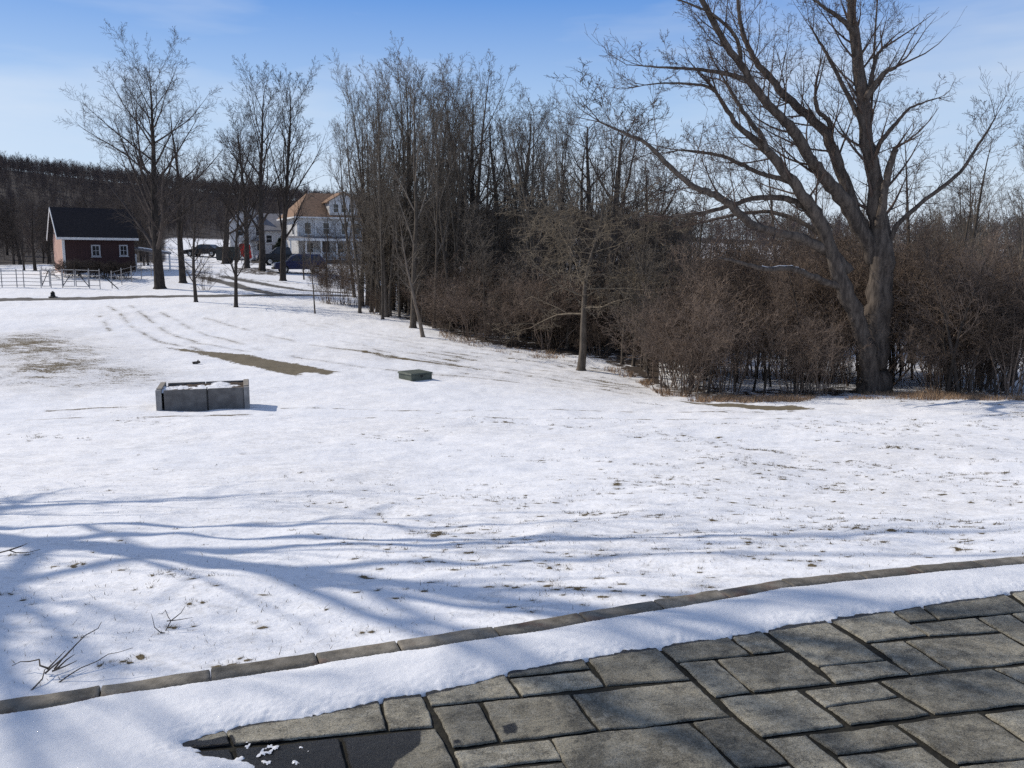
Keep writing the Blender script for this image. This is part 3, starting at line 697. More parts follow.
# --- the pair at the lawn's edge, the thorn tree
L_ = ground(423, 337); S2 = dict(S_YOUNG)
LEAN = Kind('young_tree', proto(S_YOUNG, 9, .15, M['pale_bark'], M['twig'], -.16))
LEAN.put(L_, 6.0, .0, 'pale leaning trunk at the edge of the wood, its shadow across the snow')
standing(WOODS[4], 413, 328, 45, 'dark straight tree just behind the pale leaning trunk', 1.0, .6)
THORN = Kind('thorn_tree', proto(S_THORN, 6.2, .12, M['bark'], M['thorn']))
standing(THORN, 581, 371, 172, 'low thorny tree with pale horizontal branches standing on the lawn edge', 1.3, .7)
WHITE = Kind('young_tree', proto(S_YOUNG, 4, .05, M['pale_bark'], M['pale_bark']))
standing(WHITE, 641, 368, 290, 'thin pale sapling in the dark hollow left of the thicket', .9)
SPREAD = Kind('field_tree', proto(dict(S_OAK, n=[1, 14, 9, 7, 4], t0=[0, .3, .15, .1, .1], ang=[0, 46, 42, 42, 45], up=[.02, .05, .05, .05, .03], len=[0, .66, .40, .42, .5], shape=[0, .5, .3, .3, .2], rmin=.0105), 12, .3, M['bark'], M['twig_dark']))
standing(SPREAD, 606, 340, 72, 'wide crowned bare tree standing up behind the thorn tree', 1.45, 2.0)
standing(WOODS[5], 470, 318, 55, 'tallest narrow bare tree standing clear above the middle of the wood', 1.0, 1.)

# --- trees of the wood, front edge first
def wood_xy(px, back):
    b = np.interp(px, [p[0] for p in WOOD_EDGE_PX], [p[1] for p in WOOD_EDGE_PX]); g = ground(px, float(b)); k = 1 + back / math.hypot(g.x, g.y)
    x, y = g.x * k, g.y * k; return Vector((x, y, gz(x, y)))
TOPX = [318, 335, 350, 372, 400, 425, 450, 475, 500, 530, 560, 600, 640, 680, 1050]; TOPY = [125, 95, 72, 52, 44, 48, 66, 60, 80, 84, 88, 82, 100, 135, 150]
def top_to_h(p, py):
    r = ray(512, py); return EYE + r[2] / r[1] * p.y - p.z
GA = 'bare trees crowded in the wood beside the porch house'; LA = 'slender dark bare tree crowded among others in the wood right of the porch house'
GB = 'bare trees of the thinner wood behind the thorn tree'; LB = 'bare tree in the thinner wood behind the thorn tree and dark hollow'
for i in range(28):
    px = R.uniform(350, 455); p = wood_xy(px, .4 + 15 * R.random() ** 1.4); tp = np.interp(px, TOPX, TOPY) + abs(R.gauss(0, 34)) - 4
    WOODS[i % 6].put(p, top_to_h(p, tp), None, LA, 'tree', GA, R.uniform(.65, 1.0))
for i in range(48):
    px = 440 + 240 * R.random() ** 1.2; p = wood_xy(px, 1.5 + 24 * R.random()); tp = np.interp(px, TOPX, TOPY) + abs(R.gauss(0, 24)) - 6 + (38 if px > 600 else 0)
    (WOODS[i % 6] if R.random() < .75 else FIELD[i % 2]).put(p, top_to_h(p, tp), None, LB, 'tree', GB, R.uniform(.75, 1.1))
GC = 'bare trees rising beyond the thicket'; LC = 'slender bare tree rising beyond the reddish thicket around the old tree'
for i in range(46):
    px = R.uniform(690, 1090) if i < 30 else R.uniform(905, 1090); p = wood_xy(px, R.uniform(9, 45)); tp = R.choice((110, 150, 170, 185, 200)) + R.uniform(-15, 25)
    if 690 < px < 900: tp += 25
    (WOODS[i % 6] if R.random() < .5 else YOUNG[i % 3]).put(p, top_to_h(p, tp), None, LC, 'tree', GC, R.uniform(.9, 1.3))
standing(WOODS[2], 1003, 360, 105, 'tall bare tree at the right edge rising above the thicket', 1.0, .5)

GI = 'twiggy infill saplings among the tall trunks'; LI = 'twiggy grey brown sapling between the tall trunks right of the porch house'
for i in range(34):
    px = R.uniform(352, 460); p = wood_xy(px, 2 + 14 * R.random()); UNDER[i % 3].put(p, max(3, top_to_h(p, 195 + R.gauss(0, 28))), None, LI, 'tree', GI, R.uniform(1.0, 1.5))
GU = 'bushy saplings under the wood'; LU = 'twiggy brown sapling filling the lower half of the wood behind the lawn'
for i in range(95):
    px = R.uniform(385, 690); p = wood_xy(px, 1.5 + 18 * R.random()); tp = 215 + R.gauss(0, 22) + (15 if px > 600 else 0)
    UNDER[i % 3].put(p, max(3, top_to_h(p, tp)), None, LU, 'tree', GU, R.uniform(.9, 1.4))
# --- shrubs
GS = 'reddish shrubs of the thicket'; LS = 'reddish brown leafless shrub in the dense thicket around the old leaning tree'
STEMS = [Kind('thicket_sapling', proto(dict(S_LOW, t0=[0, .36, .15, .1], n=[1, 20, 7, 5], wob=[.07, .12, .14, .15], rmin=.006), 5, .055, M['bark_dark'], M['brush'], .05 * i - .05)) for i in range(4)]
for i in range(62):
    px = R.uniform(668, 1075); bk = .5 + 8 * R.random() ** 1.2
    if abs(px - 874) < 46 and bk < 3.2: continue
    if px > 892 and R.random() < .58: continue
    p = wood_xy(px, bk); h = min(5.6, top_to_h(p, 250 + R.gauss(0, 22) + (18 if px < 720 else 0))) * R.uniform(.5, 1.1)
    BRUSH[i % 4].put(p, h, None, LS, 'shrub', GS, R.uniform(.85, 1.2))
GT = 'dark sapling stems in the thicket'; LT = 'slim dark sapling stem standing among the reddish shrubs of the thicket'
for i in range(64):
    px = R.uniform(690, 1060); bk = .3 + 6 * R.random()
    if abs(px - 876) < 26 and bk < 2.5: continue
    p = wood_xy(px, bk); STEMS[i % 4].put(p, min(6.2, top_to_h(p, 246 + R.gauss(0, 18))) * R.uniform(.8, 1.05), None, LT, 'tree', GT, R.uniform(.9, 1.3))
for i, (px, bk) in enumerate(((838, 1.0),)):
    p = wood_xy(px, bk); BRUSH[i].put(p, 1.5 + .3 * i, None, LS, 'shrub', GS, .8)
GD = 'dark shrubs under the wood'; LD = 'dark tangled leafless shrub under the trees of the wood'
for i in range(80):
    px = R.uniform(440, 690); bk = .2 + 14 * R.random()
    if 598 < px < 658 and bk < 5.5: continue
    p = wood_xy(px, bk); (DARKB + BRUSH)[i % 7].put(p, R.uniform(1.8, 4.2), None, LD, 'shrub', GD, R.uniform(1.1, 1.5))
GE = 'brush at the foot of the tall trees'; LE = 'low brown brush at the foot of the tall trees right of the porch house'
for i in range(12):
    px = R.uniform(368, 450); p = wood_xy(px, .8 + 9 * R.random()); (DARKB + BRUSH)[i % 7].put(p, R.uniform(.9, 2.0), None, LE, 'shrub', GE, R.uniform(.8, 1.2))
DARKB[0].put(ground(502, 345), 1.9, .3, 'round reddish bush bulging onto the lawn below the wood', 'shrub', None, 1.6)
DARKB[1].put(ground(205, 290), 2.0, 1., 'rounded twiggy bush beside the lane between two trees', 'shrub', None, 1.1)
for i, px in enumerate((326, 334, 342, 350)):
    BRUSH[i % 4].put(ground(px, 303 + i), 3.2, None, 'young leaning brush stems on snow between porch house and tall trees', 'shrub', 'leaning brush stems beside the porch house', .9)

# --- the old leaning tree: limbs traced in the photo and stood up in depth
BY = ground(876, 392).y; BASE = ground(876, 392)
def limb(pts, dy0=0, dy1=0):
    P = []; rad = []; n = len(pts)
    for i, (px, py, wd_) in enumerate(pts):
        Y = BY + dy0 + (dy1 - dy0) * i / (n - 1); P.append(at(px, py, Y)); rad.append(wd_ * .84 / 2 * Y / F)
    # smooth the polyline
    Q = []; q = []
    for i in range(n - 1):
        a = P[max(i - 1, 0)]; b = P[i]; c = P[i + 1]; d = P[min(i + 2, n - 1)]
        for k in range(4):
            t = k / 4; Q.append(.5 * ((2 * b) + (c - a) * t + (2 * a - 5 * b + 4 * c - d) * t * t + (3 * b - 3 * c + d - a) * t ** 3)); q.append(rad[i] * (1 - t) + rad[i + 1] * t)
    Q.append(P[-1]); q.append(rad[-1])
    for i in range(1, len(Q) - 1): Q[i] = Q[i] + rv(q[i] * .14); q[i] *= R.uniform(.93, 1.07)
    return Q, q
T_MAIN = [limb([(876, 400, 50), (876, 388, 38), (875, 365, 33), (877, 340, 31), (880, 300, 30), (881, 262, 27), (878, 219, 21), (874, 176, 17), (865, 129, 15), (860, 78, 13), (854, 31, 11), (850, -10, 9), (846, -70, 6), (838, -140, 2)], 0, .3),
          limb([(873, 392, 26), (870, 365, 22), (861, 332, 20), (850, 302, 19), (839, 274, 18), (828, 242, 16), (819, 219, 15), (803, 195, 13), (788, 176, 12), (768, 152, 10), (752, 138, 8), (737, 125, 6), (724, 106, 5), (716, 92, 3.5)], -.25, -1.6)]
LIMBS = [limb([(882, 268, 18), (868, 238, 17), (858, 219, 16), (846, 186, 14), (835, 156, 13), (825, 133, 11), (806, 115, 10), (788, 98, 9), (772, 80, 8), (759, 66, 7), (748, 48, 6), (741, 28, 5), (738, 0, 4), (730, -50, 2)], 0, 1.6),
         limb([(876, 262, 19), (866, 240, 18), (850, 210, 17), (835, 191, 16), (820, 172, 14), (808, 156, 13), (792, 129, 12), (778, 114, 10), (765, 101, 9.5), (752, 83, 9), (741, 66, 8), (728, 48, 7.5), (718, 31, 7), (702, 0, 6), (680, -45, 3)], .2, -2.0),
         limb([(848, 272, 15), (835, 256, 14), (818, 246, 12.5), (800, 238, 11.5), (776, 232, 10.5), (753, 226, 10), (737, 211, 9), (722, 199, 8.5), (707, 192, 8), (694, 187, 7), (671, 168, 6), (647, 144, 4.5), (624, 133, 3), (600, 122, 1.8)], -.3, -3.2),
         limb([(822, 226, 8), (804, 207, 7.5), (788, 199, 7), (772, 197, 6.5), (752, 199, 6), (733, 205, 5.5), (705, 212, 4.5), (671, 217, 3)], -.5, -1.2),
         limb([(830, 240, 6), (800, 222, 5), (770, 212, 4.5), (740, 214, 4), (705, 222, 3)], -.4, 1.2),
         limb([(884, 262, 7), (893, 232, 6), (905, 217, 5.5), (921, 203, 5), (942, 187, 4.5), (960, 172, 4), (979, 144, 3), (988, 130, 2.2), (995, 118, 1.4)], 0, -.8),
         limb([(797, 187, 6), (784, 180, 6), (770, 176, 5.5), (757, 172, 5), (740, 164, 4.5), (722, 156, 4), (700, 152, 3.5), (679, 150, 2)], -1.1, -.4),
         limb([(753, 82, 6), (740, 77, 5.5), (722, 73, 5), (702, 70, 4), (675, 68, 3), (643, 66, 1.5)], -1.2, -1.8),
         limb([(768, 152, 7), (761, 135, 6), (750, 122, 5.5), (741, 108, 5), (736, 100, 4.5), (731, 92, 4), (727, 84, 3)], -1.5, -1.1),
         limb([(866, 132, 7), (856, 111, 6), (846, 92, 5), (831, 62, 4), (822, 46, 3), (813, 31, 1.8)], .1, .9),
         limb([(855, 34, 7), (848, 25, 6), (838, 17, 5), (828, 10, 4), (818, 3, 3), (805, -6, 2)], .2, -.7),
         limb([(879, 225, 11), (883, 200, 9.5), (886, 180, 8.5), (890, 165, 8), (894, 152, 7), (896, 148, 5)], -.1, -.5),
         limb([(875, 154, 6), (882, 140, 5.5), (892, 128, 5), (900, 119, 4), (910, 108, 3), (925, 102, 2), (938, 98, 1.2)], 0, .6),
         limb([(866, 98, 7), (874, 86, 6.5), (883, 74, 6), (890, 70, 5), (896, 67, 3.5)], 0, -.4),
         limb([(869, 94, 5), (873, 70, 4.5), (877, 56, 4), (882, 49, 3.5)], .1, .4),
         limb([(827, 146, 7), (830, 132, 6), (828, 120, 5.5), (819, 113, 5), (816, 104, 5), (815, 96, 3.5)], .7, .4),
         limb([(868, 158, 4), (871, 110, 3), (874, 60, 2.6), (876, 20, 2), (879, -15, 1.2)], .5, 1.0),
         limb([(741, 66, 6), (737, 40, 4.5), (720, 20, 3.5), (700, 8, 2.5), (668, -4, 1.5)], -.9, -2.6),
         limb([(716, 92, 4.2), (706, 86, 3.5), (690, 84, 2.8), (665, 83, 2), (645, 85, 1.2)], -1.6, -2.4)]
DEAD = limb([(850, 292, 9), (832, 284, 8), (815, 278, 7.5), (800, 271, 7), (788, 268, 6.5), (770, 269, 6), (752, 266, 5), (735, 261, 4), (718, 258, 2)], -.5, -2.6)
S_BIG = dict(n=[1, 9, 8, 6, 3], seg=[1, 6, 4, 3, 2], wob=[0, .10, .13, .15, .15], up=[0, .13, .09, .06, .03], ang=[0, 48, 44, 42, 42], t0=[0, .12, .12, .1, .1],
             len=[0, .30, .44, .45, .5], shape=[0, .25, .3, .3, .2], taper=[.9, .9, .85, .8, .5], rr=[0, .22, .5, .55, .6], rmin=.0042)
tw = [[], [], [], [], []]
for i, (P, rad) in enumerate(T_MAIN + LIMBS):
    L = sum((P[k + 1] - P[k]).length for k in range(len(P) - 1))
    S = dict(S_BIG); S['t0'] = [0, .45 if i < 2 else .25, .12, .1, .1]; L0 = max(3.2, min(L, 7.5))
    S['n'] = [1, max(4, int(L * (2.5 if i != 11 + 2 else .5))), 6, 5, 3]
    if i in (13, 15, 16, 17): S['n'] = [1, 4, 4, 3, 2]; L0 = 2.2
    spawn(tw, P, rad, 0, S, L0)
    for q in range(3): grow(tw, P[-1], (P[-1] - P[-3]).normalized() + rv(.25), 1.5 * R.uniform(.6, 1.2), max(.012, rad[-1] * .7), 2, S)
o = empty('old_tree', BASE); tag(o, 'huge old bare tree with many leaning limbs rising from the reddish thicket', 'tree')
def local(br): return [([p - BASE for p in P], rad) for P, rad in br]
link('trunk', tubemesh('trunk', [(local(T_MAIN), 14)], M['bark_big']), o)
for P, rad in LIMBS: link('limb', tubemesh('limb', [(local([(P, rad)]), 9)], M['bark_big']), o)
db = link('broken_limb', tubemesh('broken_limb', [(local([DEAD]), 9)], M['bark_big']), o); db['label'] = 'dead low limb reaching left with snow on top'
link('crown', tubemesh('crown', [(local(tw[l]), (3, 5, 4, 3, 3)[l]) for l in range(1, 5)], M['twig_big']), o)
P, rad = DEAD; cap = [(P[i] - BASE + Vector((0, -.01, rad[i] * .75)), rad[i]) for i in (list(range(10, 16)) + list(range(16, 23)))]
link('snow_cap', tubemesh('snow_cap', [([([c[0] for c in cap], [c[1] * .42 * (.35 + R.random() * .75) for c in cap])], 7)], M['snow']), db)

# --- the tree off to the left whose shadow lies across the lawn
S_SHADE = dict(S_OAK); S_SHADE['ang'] = [0, 50, 34, 38, 42]; S_SHADE['rr'] = [0, .55, .55, .6, .6]; S_SHADE['rmin'] = .008; S_SHADE['n'] = [1, 24, 7, 4, 3]; S_SHADE['wob'] = [.04, .06, .08, .1, .1]; S_SHADE['shape'] = [0, .35, .3, .3, .2]; S_SHADE['t0'] = [0, .24, .2, .15, .1]; S_SHADE['up'] = [.02, .03, .03, .03, .02]; S_SHADE['len'] = [0, .60, .42, .40, .5]
SHADE = Kind('shade_tree', proto(S_SHADE, 15, .36, M['bark_big'], M['twig_big']))
SHADE.put(Vector((-11.2, 9.0, gz(-11.2, 9.0))), 16.0, 2.2, 'bare tree whose twig tips poke into the top left corner of the sky', 'tree', None, 1.05)

GG = 'dark brush behind the shed'; LG = 'dark leafless brush crowding the slope behind the red shed'
for i in range(60):
    az = R.uniform(-.64, -.38); r = R.uniform(84, 118); x, y = r * math.sin(az), r * math.cos(az)
    (LOWB + TALLD)[i % 5 if i % 3 else i % 2].put(Vector((x, y, gz(x, y))), R.uniform(4, 7.5), None, LG, 'tree', GG, R.uniform(1.2, 1.8))
GF = 'brush beyond the thicket'; LF = 'dim brown leafless brush filling the field edge beyond the reddish thicket'
for i in range(90):
    px = R.uniform(640, 1100); p = wood_xy(px, R.uniform(11, 42) + (14 if px > 880 else 0)); h = top_to_h(p, 240 + R.gauss(0, 14)); (DARKB + BRUSH)[i % 7].put(p, max(2.5, min(6.5, h)), None, LF, 'shrub', GF, R.uniform(1.0, 1.3))
# --- far wood on the hill
def far_proto(h, n, lv=3):
    out = []; S = dict(S_YOUNG); S['n'] = [1, n, 4][:lv]; S['seg'] = [4, 3, 2]; S['rmin'] = .042; S['ang'] = [0, 48, 45]; S['len'] = [0, .34, .5]; S['t0'] = [0, .25, .2]
    grow(out, Vector((0, 0, -1)), Vector((0, 0, 1)), h, .13, 0, S); return tubes([(P, r) for l in out for P, r in l if len(P) == 5], 3), [tubes(l, 3) for l in out]
FP = []
for i in range(6):
    _, ts = far_proto(10 + R.uniform(-1.5, 2), 22); V = []; Fq = []; b = 0
    for v, f in ts: V.append(v); Fq.append(f + b); b += len(v)
    FP.append((np.concatenate(V), np.concatenate(Fq)))
def bake(name, spots, label, cat):
    V = []; Fq = []; b = 0
    X = np.array([s[0] for s in spots]); Y = np.array([s[1] for s in spots]); Z = height0(X, Y)
    for i, (x, y, s) in enumerate(spots):
        v, f = FP[i % 6]; a = R.uniform(0, 6.28); c, sn = math.cos(a), math.sin(a)
        q = np.stack([(v[:, 0] * c - v[:, 1] * sn) * s + x, (v[:, 0] * sn + v[:, 1] * c) * s + y, v[:, 2] * s + Z[i]], -1); V.append(q); Fq.append(f + b); b += len(q)
    return tag(link(name, npmesh(name, np.concatenate(V), np.concatenate(Fq), M['hillwood'], False)), label, cat, kind='stuff')
sp = []
while len(sp) < 8200:
    az = R.uniform(-.62, .20); r = math.sqrt(R.uniform(105 ** 2, 352 ** 2))
    if -.385 < az < -.285 and r < 160: continue
    if az > .02 and R.random() < .4: continue
    sp.append((r * math.sin(az), r * math.cos(az), R.uniform(.36, .74) * max(.6, r / 330) * (.70 if r > 290 else 1)))
bake('hillside_forest', sp, 'dark leafless forest covering the hillside beyond the houses', 'forest')
sp = []
while len(sp) < 900:
    az = R.uniform(.02, .75); r = R.uniform(120, 330); sp.append((r * math.sin(az), r * math.cos(az), R.uniform(.55, .95)))
bake('distant_woods', sp, 'low grey woods along the horizon beyond the thicket', 'woods')
# ------------------------------------------------------------------ buildings, cars and small things
def siding(name, c, pitch=.18, vary=.12, rough=.75):
    m, n, l, b = newmat(name, rough); nt = m.node_tree
    tc = n.new('ShaderNodeTexCoord'); sx_ = n.new('ShaderNodeSeparateXYZ'); l.new(tc.outputs['Object'], sx_.inputs[0])
    fr = mathn(nt, 'FRACT', mathn(nt, 'DIVIDE', sx_.outputs[2], pitch))
    st = noise(nt, 2.2, 5, .6, stretch=(1, 1, .3))
    c1 = mix(nt, mrange(nt, st, .3, .7), tuple(v * (1 - vary) for v in c), c)
    c2 = mix(nt, mrange(nt, fr, .0, .12), tuple(v * .45 for v in c), c1); l.new(c2, b.inputs['Base Color']); bump(nt, b, fr, .5, .02); return m
def boards(name, c, pitch=.2, rough=.85):
    m, n, l, b = newmat(name, rough); nt = m.node_tree
    tc = n.new('ShaderNodeTexCoord'); sx_ = n.new('ShaderNodeSeparateXYZ'); l.new(tc.outputs['Object'], sx_.inputs[0])
    fr = mathn(nt, 'FRACT', mathn(nt, 'DIVIDE', mathn(nt, 'ADD', sx_.outputs[0], sx_.outputs[1]), pitch))
    c1 = mix(nt, noise(nt, 1.6, 5, .6), tuple(v * .65 for v in c), tuple(v * 1.2 for v in c))
    l.new(mix(nt, mrange(nt, fr, 0, .1), tuple(v * .4 for v in c), c1), b.inputs['Base Color']); bump(nt, b, fr, .4, .02); return m
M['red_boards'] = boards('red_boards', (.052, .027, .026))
M['pink_boards'] = boards('pale_boards', (.50, .32, .26))  # gable end boards, paler and pinker than the shed's other walls
M['white_trim'] = simple('white_trim', (.74, .74, .73), (.60, .60, .60), 3)
M['grey_trim'] = simple('grey_trim', (.45, .45, .46), (.34, .34, .35), 3)
M['white_siding'] = siding('white_siding', (.60, .605, .61), .14)
M['dark_roof'] = simple('dark_shingles', (.028, .024, .026), (.016, .014, .016), 7, .9, .4)
M['brown_roof'] = simple('brown_shingles', (.30, .185, .115), (.17, .11, .075), 5, .9, .5)
M['grey_roof'] = simple('grey_roof', (.20, .20, .22), (.13, .13, .14), 3)
M['glass'] = simple('window_glass', (.025, .03, .036), (.015, .018, .022), 2, .08, 0, spec=.6)
M['dark_wall'] = simple('dark_boards', (.14, .12, .11), (.08, .07, .065), 3)  # dark grey-brown boards for the doors and the gable brace
M['stone_wall'] = simple('fieldstone', (.16, .145, .13), (.07, .06, .055), 5, .9, .6)
M['blue_paint'] = simple('dark_blue_paint', (.014, .02, .07), (.01, .014, .05), 2, .25, 0, spec=.7)
M['black_paint'] = simple('black_paint', (.012, .013, .017), (.008, .009, .011), 2, .25, 0, spec=.7)
M['chrome'] = simple('bright_metal', (.62, .62, .62), (.5, .5, .5), 5, .25, 0, metal=.8)
M['lamp'] = simple('headlight_glass', (.65, .66, .68), (.5, .5, .52), 5, .15, 0, spec=.8)
M['tyre'] = simple('tyre_rubber', (.02, .02, .02), (.012, .012, .012), 20, .9)
M['red_paint'] = simple('red_paint', (.52, .03, .028), (.40, .025, .025), 3, .5)
M['pipe'] = simple('grey_pipe', (.40, .40, .40), (.24, .22, .21), 4, .6)
M['iron'] = simple('dark_iron', (.035, .034, .033), (.02, .02, .02), 6, .7)
M['concrete'] = simple('grey_concrete', (.33, .32, .31), (.2, .195, .19), 4, .9, .3)
M['concrete_dark'] = simple('dark_concrete', (.175, .168, .16), (.105, .10, .097), 5, .9, .3)
M['rail_top'] = simple('weathered_timber', (.30, .27, .23), (.2, .18, .155), 9, .9, .3)
M['green_metal'] = simple('dull_green_metal', (.11, .125, .10), (.065, .078, .063), 5, .6, .1)
M['soil'] = simple('frozen_soil', (.10, .075, .055), (.04, .03, .024), 12, .95, .6)
M['trailer'] = simple('grey_green_metal', (.06, .075, .07), (.03, .036, .034), 3, .6)
M['evergreen'] = simple('evergreen_needles', (.028, .04, .02), (.012, .018, .01), 14, .9, .8)

def gable_roof(mb, x0, x1, ye, yr, yb, ze, zr, t, ov=0):     # ridge along x; eaves at ye and yb
    mb.prism([(x0, ye, ze), (x1, ye, ze), (x1, yr, zr), (x0, yr, zr)], [(x0, ye, ze + t), (x1, ye, ze + t), (x1, yr, zr + t), (x0, yr, zr + t)])
    mb.prism([(x0, yr, zr + .003), (x1, yr, zr + .003), (x1, yb, ze), (x0, yb, ze)], [(x0, yr, zr + t + .003), (x1, yr, zr + t + .003), (x1, yb, ze + t), (x0, yb, ze + t)])
def window(parent, x, z, wd_, h, y, nx=2, nz=2, side='front', xs=0, frame=.09, trim=None):
    """a framed window on the front face (y = const) or the left face (x = const, wd_ along y)"""
    f = MB(); g = MB(); o = .05; fr = frame
    def B(m, a0, a1, z0, z1, d0, d1):
        if side == 'front': m.box(a0, a1, y - d1, y - d0, z0, z1)
        else: m.box(xs - d1, xs - d0, a0, a1, z0, z1)
    c = x
    B(f, c - wd_ / 2, c - wd_ / 2 + fr, z, z + h, .002, o); B(f, c + wd_ / 2 - fr, c + wd_ / 2, z, z + h, .002, o)
    B(f, c - wd_ / 2 + fr, c + wd_ / 2 - fr, z, z + fr, .002, o); B(f, c - wd_ / 2 + fr, c + wd_ / 2 - fr, z + h - fr, z + h, .002, o)
    for i in range(1, nx): B(f, c - wd_ / 2 + i * wd_ / nx - .018, c - wd_ / 2 + i * wd_ / nx + .018, z + fr, z + h - fr, .012, o - .01)
    for i in range(1, nz): B(f, c - wd_ / 2 + fr, c + wd_ / 2 - fr, z + i * h / nz - .018, z + i * h / nz + .018, .012, o - .012)
    B(g, c - wd_ / 2 + fr, c + wd_ / 2 - fr, z + fr, z + h - fr, .003, .010)
    fo = f.build('window', trim or M['white_trim'], parent); g.build('pane', M['glass'], fo)
    s = MB(); B(s, c - wd_ / 2 - .05, c + wd_ / 2 + .05, z - .06, z - .003, .002, .10); s.build('sill', trim or M['white_trim'], fo); return fo

# --- red shed: gable end to the left, eaves front
g = ground(62, 271, 30); g.y = max(g.y, 60)
SH_Y = 70.0; p0 = at(65, 271, SH_Y); shed = empty('shed', (p0.x, p0.y, gz(p0.x, p0.y) - .15), math.radians(35))
tag(shed, 'low dark red shed with black roof and pale lit gable end behind the pipe fence', 'shed')
SL, SD, SHt, SR = 5.3, 4.9, 2.95, 2.45
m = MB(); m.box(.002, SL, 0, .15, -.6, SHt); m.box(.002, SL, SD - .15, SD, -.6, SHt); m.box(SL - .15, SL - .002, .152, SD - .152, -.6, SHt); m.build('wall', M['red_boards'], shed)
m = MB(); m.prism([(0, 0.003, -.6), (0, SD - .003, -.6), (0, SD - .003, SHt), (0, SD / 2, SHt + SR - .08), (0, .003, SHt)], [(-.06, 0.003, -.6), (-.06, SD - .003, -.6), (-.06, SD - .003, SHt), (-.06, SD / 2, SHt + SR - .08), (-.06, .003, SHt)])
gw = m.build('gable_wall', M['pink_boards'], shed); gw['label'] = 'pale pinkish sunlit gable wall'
m = MB(); m.box(-.085, -.063, .4, SD - .4, SHt + .42, SHt + .52); m.box(-.085, -.063, SD / 2 - .06, SD / 2 + .06, SHt + .53, SHt + 1.5); m.build('brace', M['dark_wall'], gw)
m = MB(); gable_roof(m, -.45, SL + .35, -.3, SD / 2, SD + .3, SHt - .02, SHt + SR, .10); m.build('roof', M['dark_roof'], shed)
m = MB(); m.box(-.46, SL + .3, -.345, -.303, SHt - .12, SHt + .07)
m.prism([(-.50, -.32, SHt - .12), (-.50, SD / 2, SHt + SR - .12), (-.50, SD / 2, SHt + SR + .08), (-.50, -.32, SHt + .09)], [(-.453, -.32, SHt - .12), (-.453, SD / 2, SHt + SR - .12), (-.453, SD / 2, SHt + SR + .08), (-.453, -.32, SHt + .09)])
m.prism([(-.50, SD + .32, SHt - .12), (-.50, SD / 2 + .003, SHt + SR - .12), (-.50, SD / 2 + .003, SHt + SR + .08), (-.50, SD + .32, SHt + .09)], [(-.453, SD + .32, SHt - .12), (-.453, SD / 2 + .003, SHt + SR - .12), (-.453, SD / 2 + .003, SHt + SR + .08), (-.453, SD + .32, SHt + .09)])
m.build('fascia', M['white_trim'], shed)
m = MB(); m.box(-.09, .10, -.05, -.003, -.6, SHt - .13); m.build('corner_board', M['white_trim'], shed)
window(shed, 2.35, 1.5, .68, .95, 0, 2, 2, frame=.10, trim=M['grey_trim']); window(shed, 4.45, 1.55, .66, .92, 0, 2, 2, frame=.10, trim=M['grey_trim'])
lt = MB(); lt.prism([(SL + .02, .3, 2.2), (SL + 3.0, .3, 1.75), (SL + 3.0, 3.2, 1.75), (SL + .02, 3.2, 2.2)], [(SL + .02, .3, 2.3), (SL + 3.0, .3, 1.85), (SL + 3.0, 3.2, 1.85), (SL + .02, 3.2, 2.3)])
lo = lt.build('lean_to_roof', M['grey_roof'], shed); lt = MB(); lt.prism([(SL + .4, .34, 2.25), (SL + 2.97, .34, 1.86), (SL + 2.97, 3.15, 1.86), (SL + .4, 3.15, 2.25)], [(SL + .4, .34, 2.33), (SL + 2.97, .34, 1.95), (SL + 2.97, 3.15, 1.95), (SL + .4, 3.15, 2.33)]); lt.build('roof_snow', M['snow'], lo)
for x in (SL + .15, SL + 2.85):
    m = MB(); m.box(x - .06, x + .06, .35, .47, -.6, 1.74); m.build('post', M['white_trim'], lo)

# shrubs by the shed
SHADYB = Kind('shrub', shrub_mesh(1.5, 30, S_SHRUB, M['twig_dark'], .5, .6), ('stems', 'twigs'))
for px, py, lab in ((68, 273, 'grey green bush at the front left corner of the red shed'), (86, 275, 'dark bush under the first window of the red shed'), (106, 272, 'dark bush under the second window of the red shed'), (120, 268, 'bush beside the open lean-to of the shed')):
    q = at(px, py, 67.5); q.z = gz(q.x, q.y); SHADYB.put(q, 1.55, None, lab, 'shrub', None, 1.3)

# --- porch house
HY = 98.0; p0 = at(299, 262, HY); house = empty('porch_house', (p0.x, p0.y, gz(p0.x, p0.y)), math.radians(28))
tag(house, 'white two storey house with brown shingle roof and long front porch', 'house')
W, D, HH = 7.6, 7.2, 5.1
m = MB(); m.box(0, W, 0, D, -.8, HH); m.build('wall', M['white_siding'], house)
m = MB(); e = .5; m.prism([(-e, -e, HH), (W + e, -e, HH), (W + e, D + e, HH), (-e, D + e, HH)], [(2.1, D / 2 - .05, HH + 2.9), (W - .6, D / 2 - .05, HH + 2.9), (W - .6, D / 2 + .05, HH + 2.9), (2.1, D / 2 + .05, HH + 2.9)])
roof = m.build('roof', M['brown_roof'], house)
m = MB(); m.box(-e - .02, W + e + .02, -e - .02, D + e + .02, HH - .16, HH - .003); m.build('eave', M['white_trim'], house)
m = MB(); m.bar((2.2, D / 2 - .2, HH + 2.6), (2.2, D / 2 - .2, HH + 4.2), .05); m.build('antenna', M['pipe'], roof)
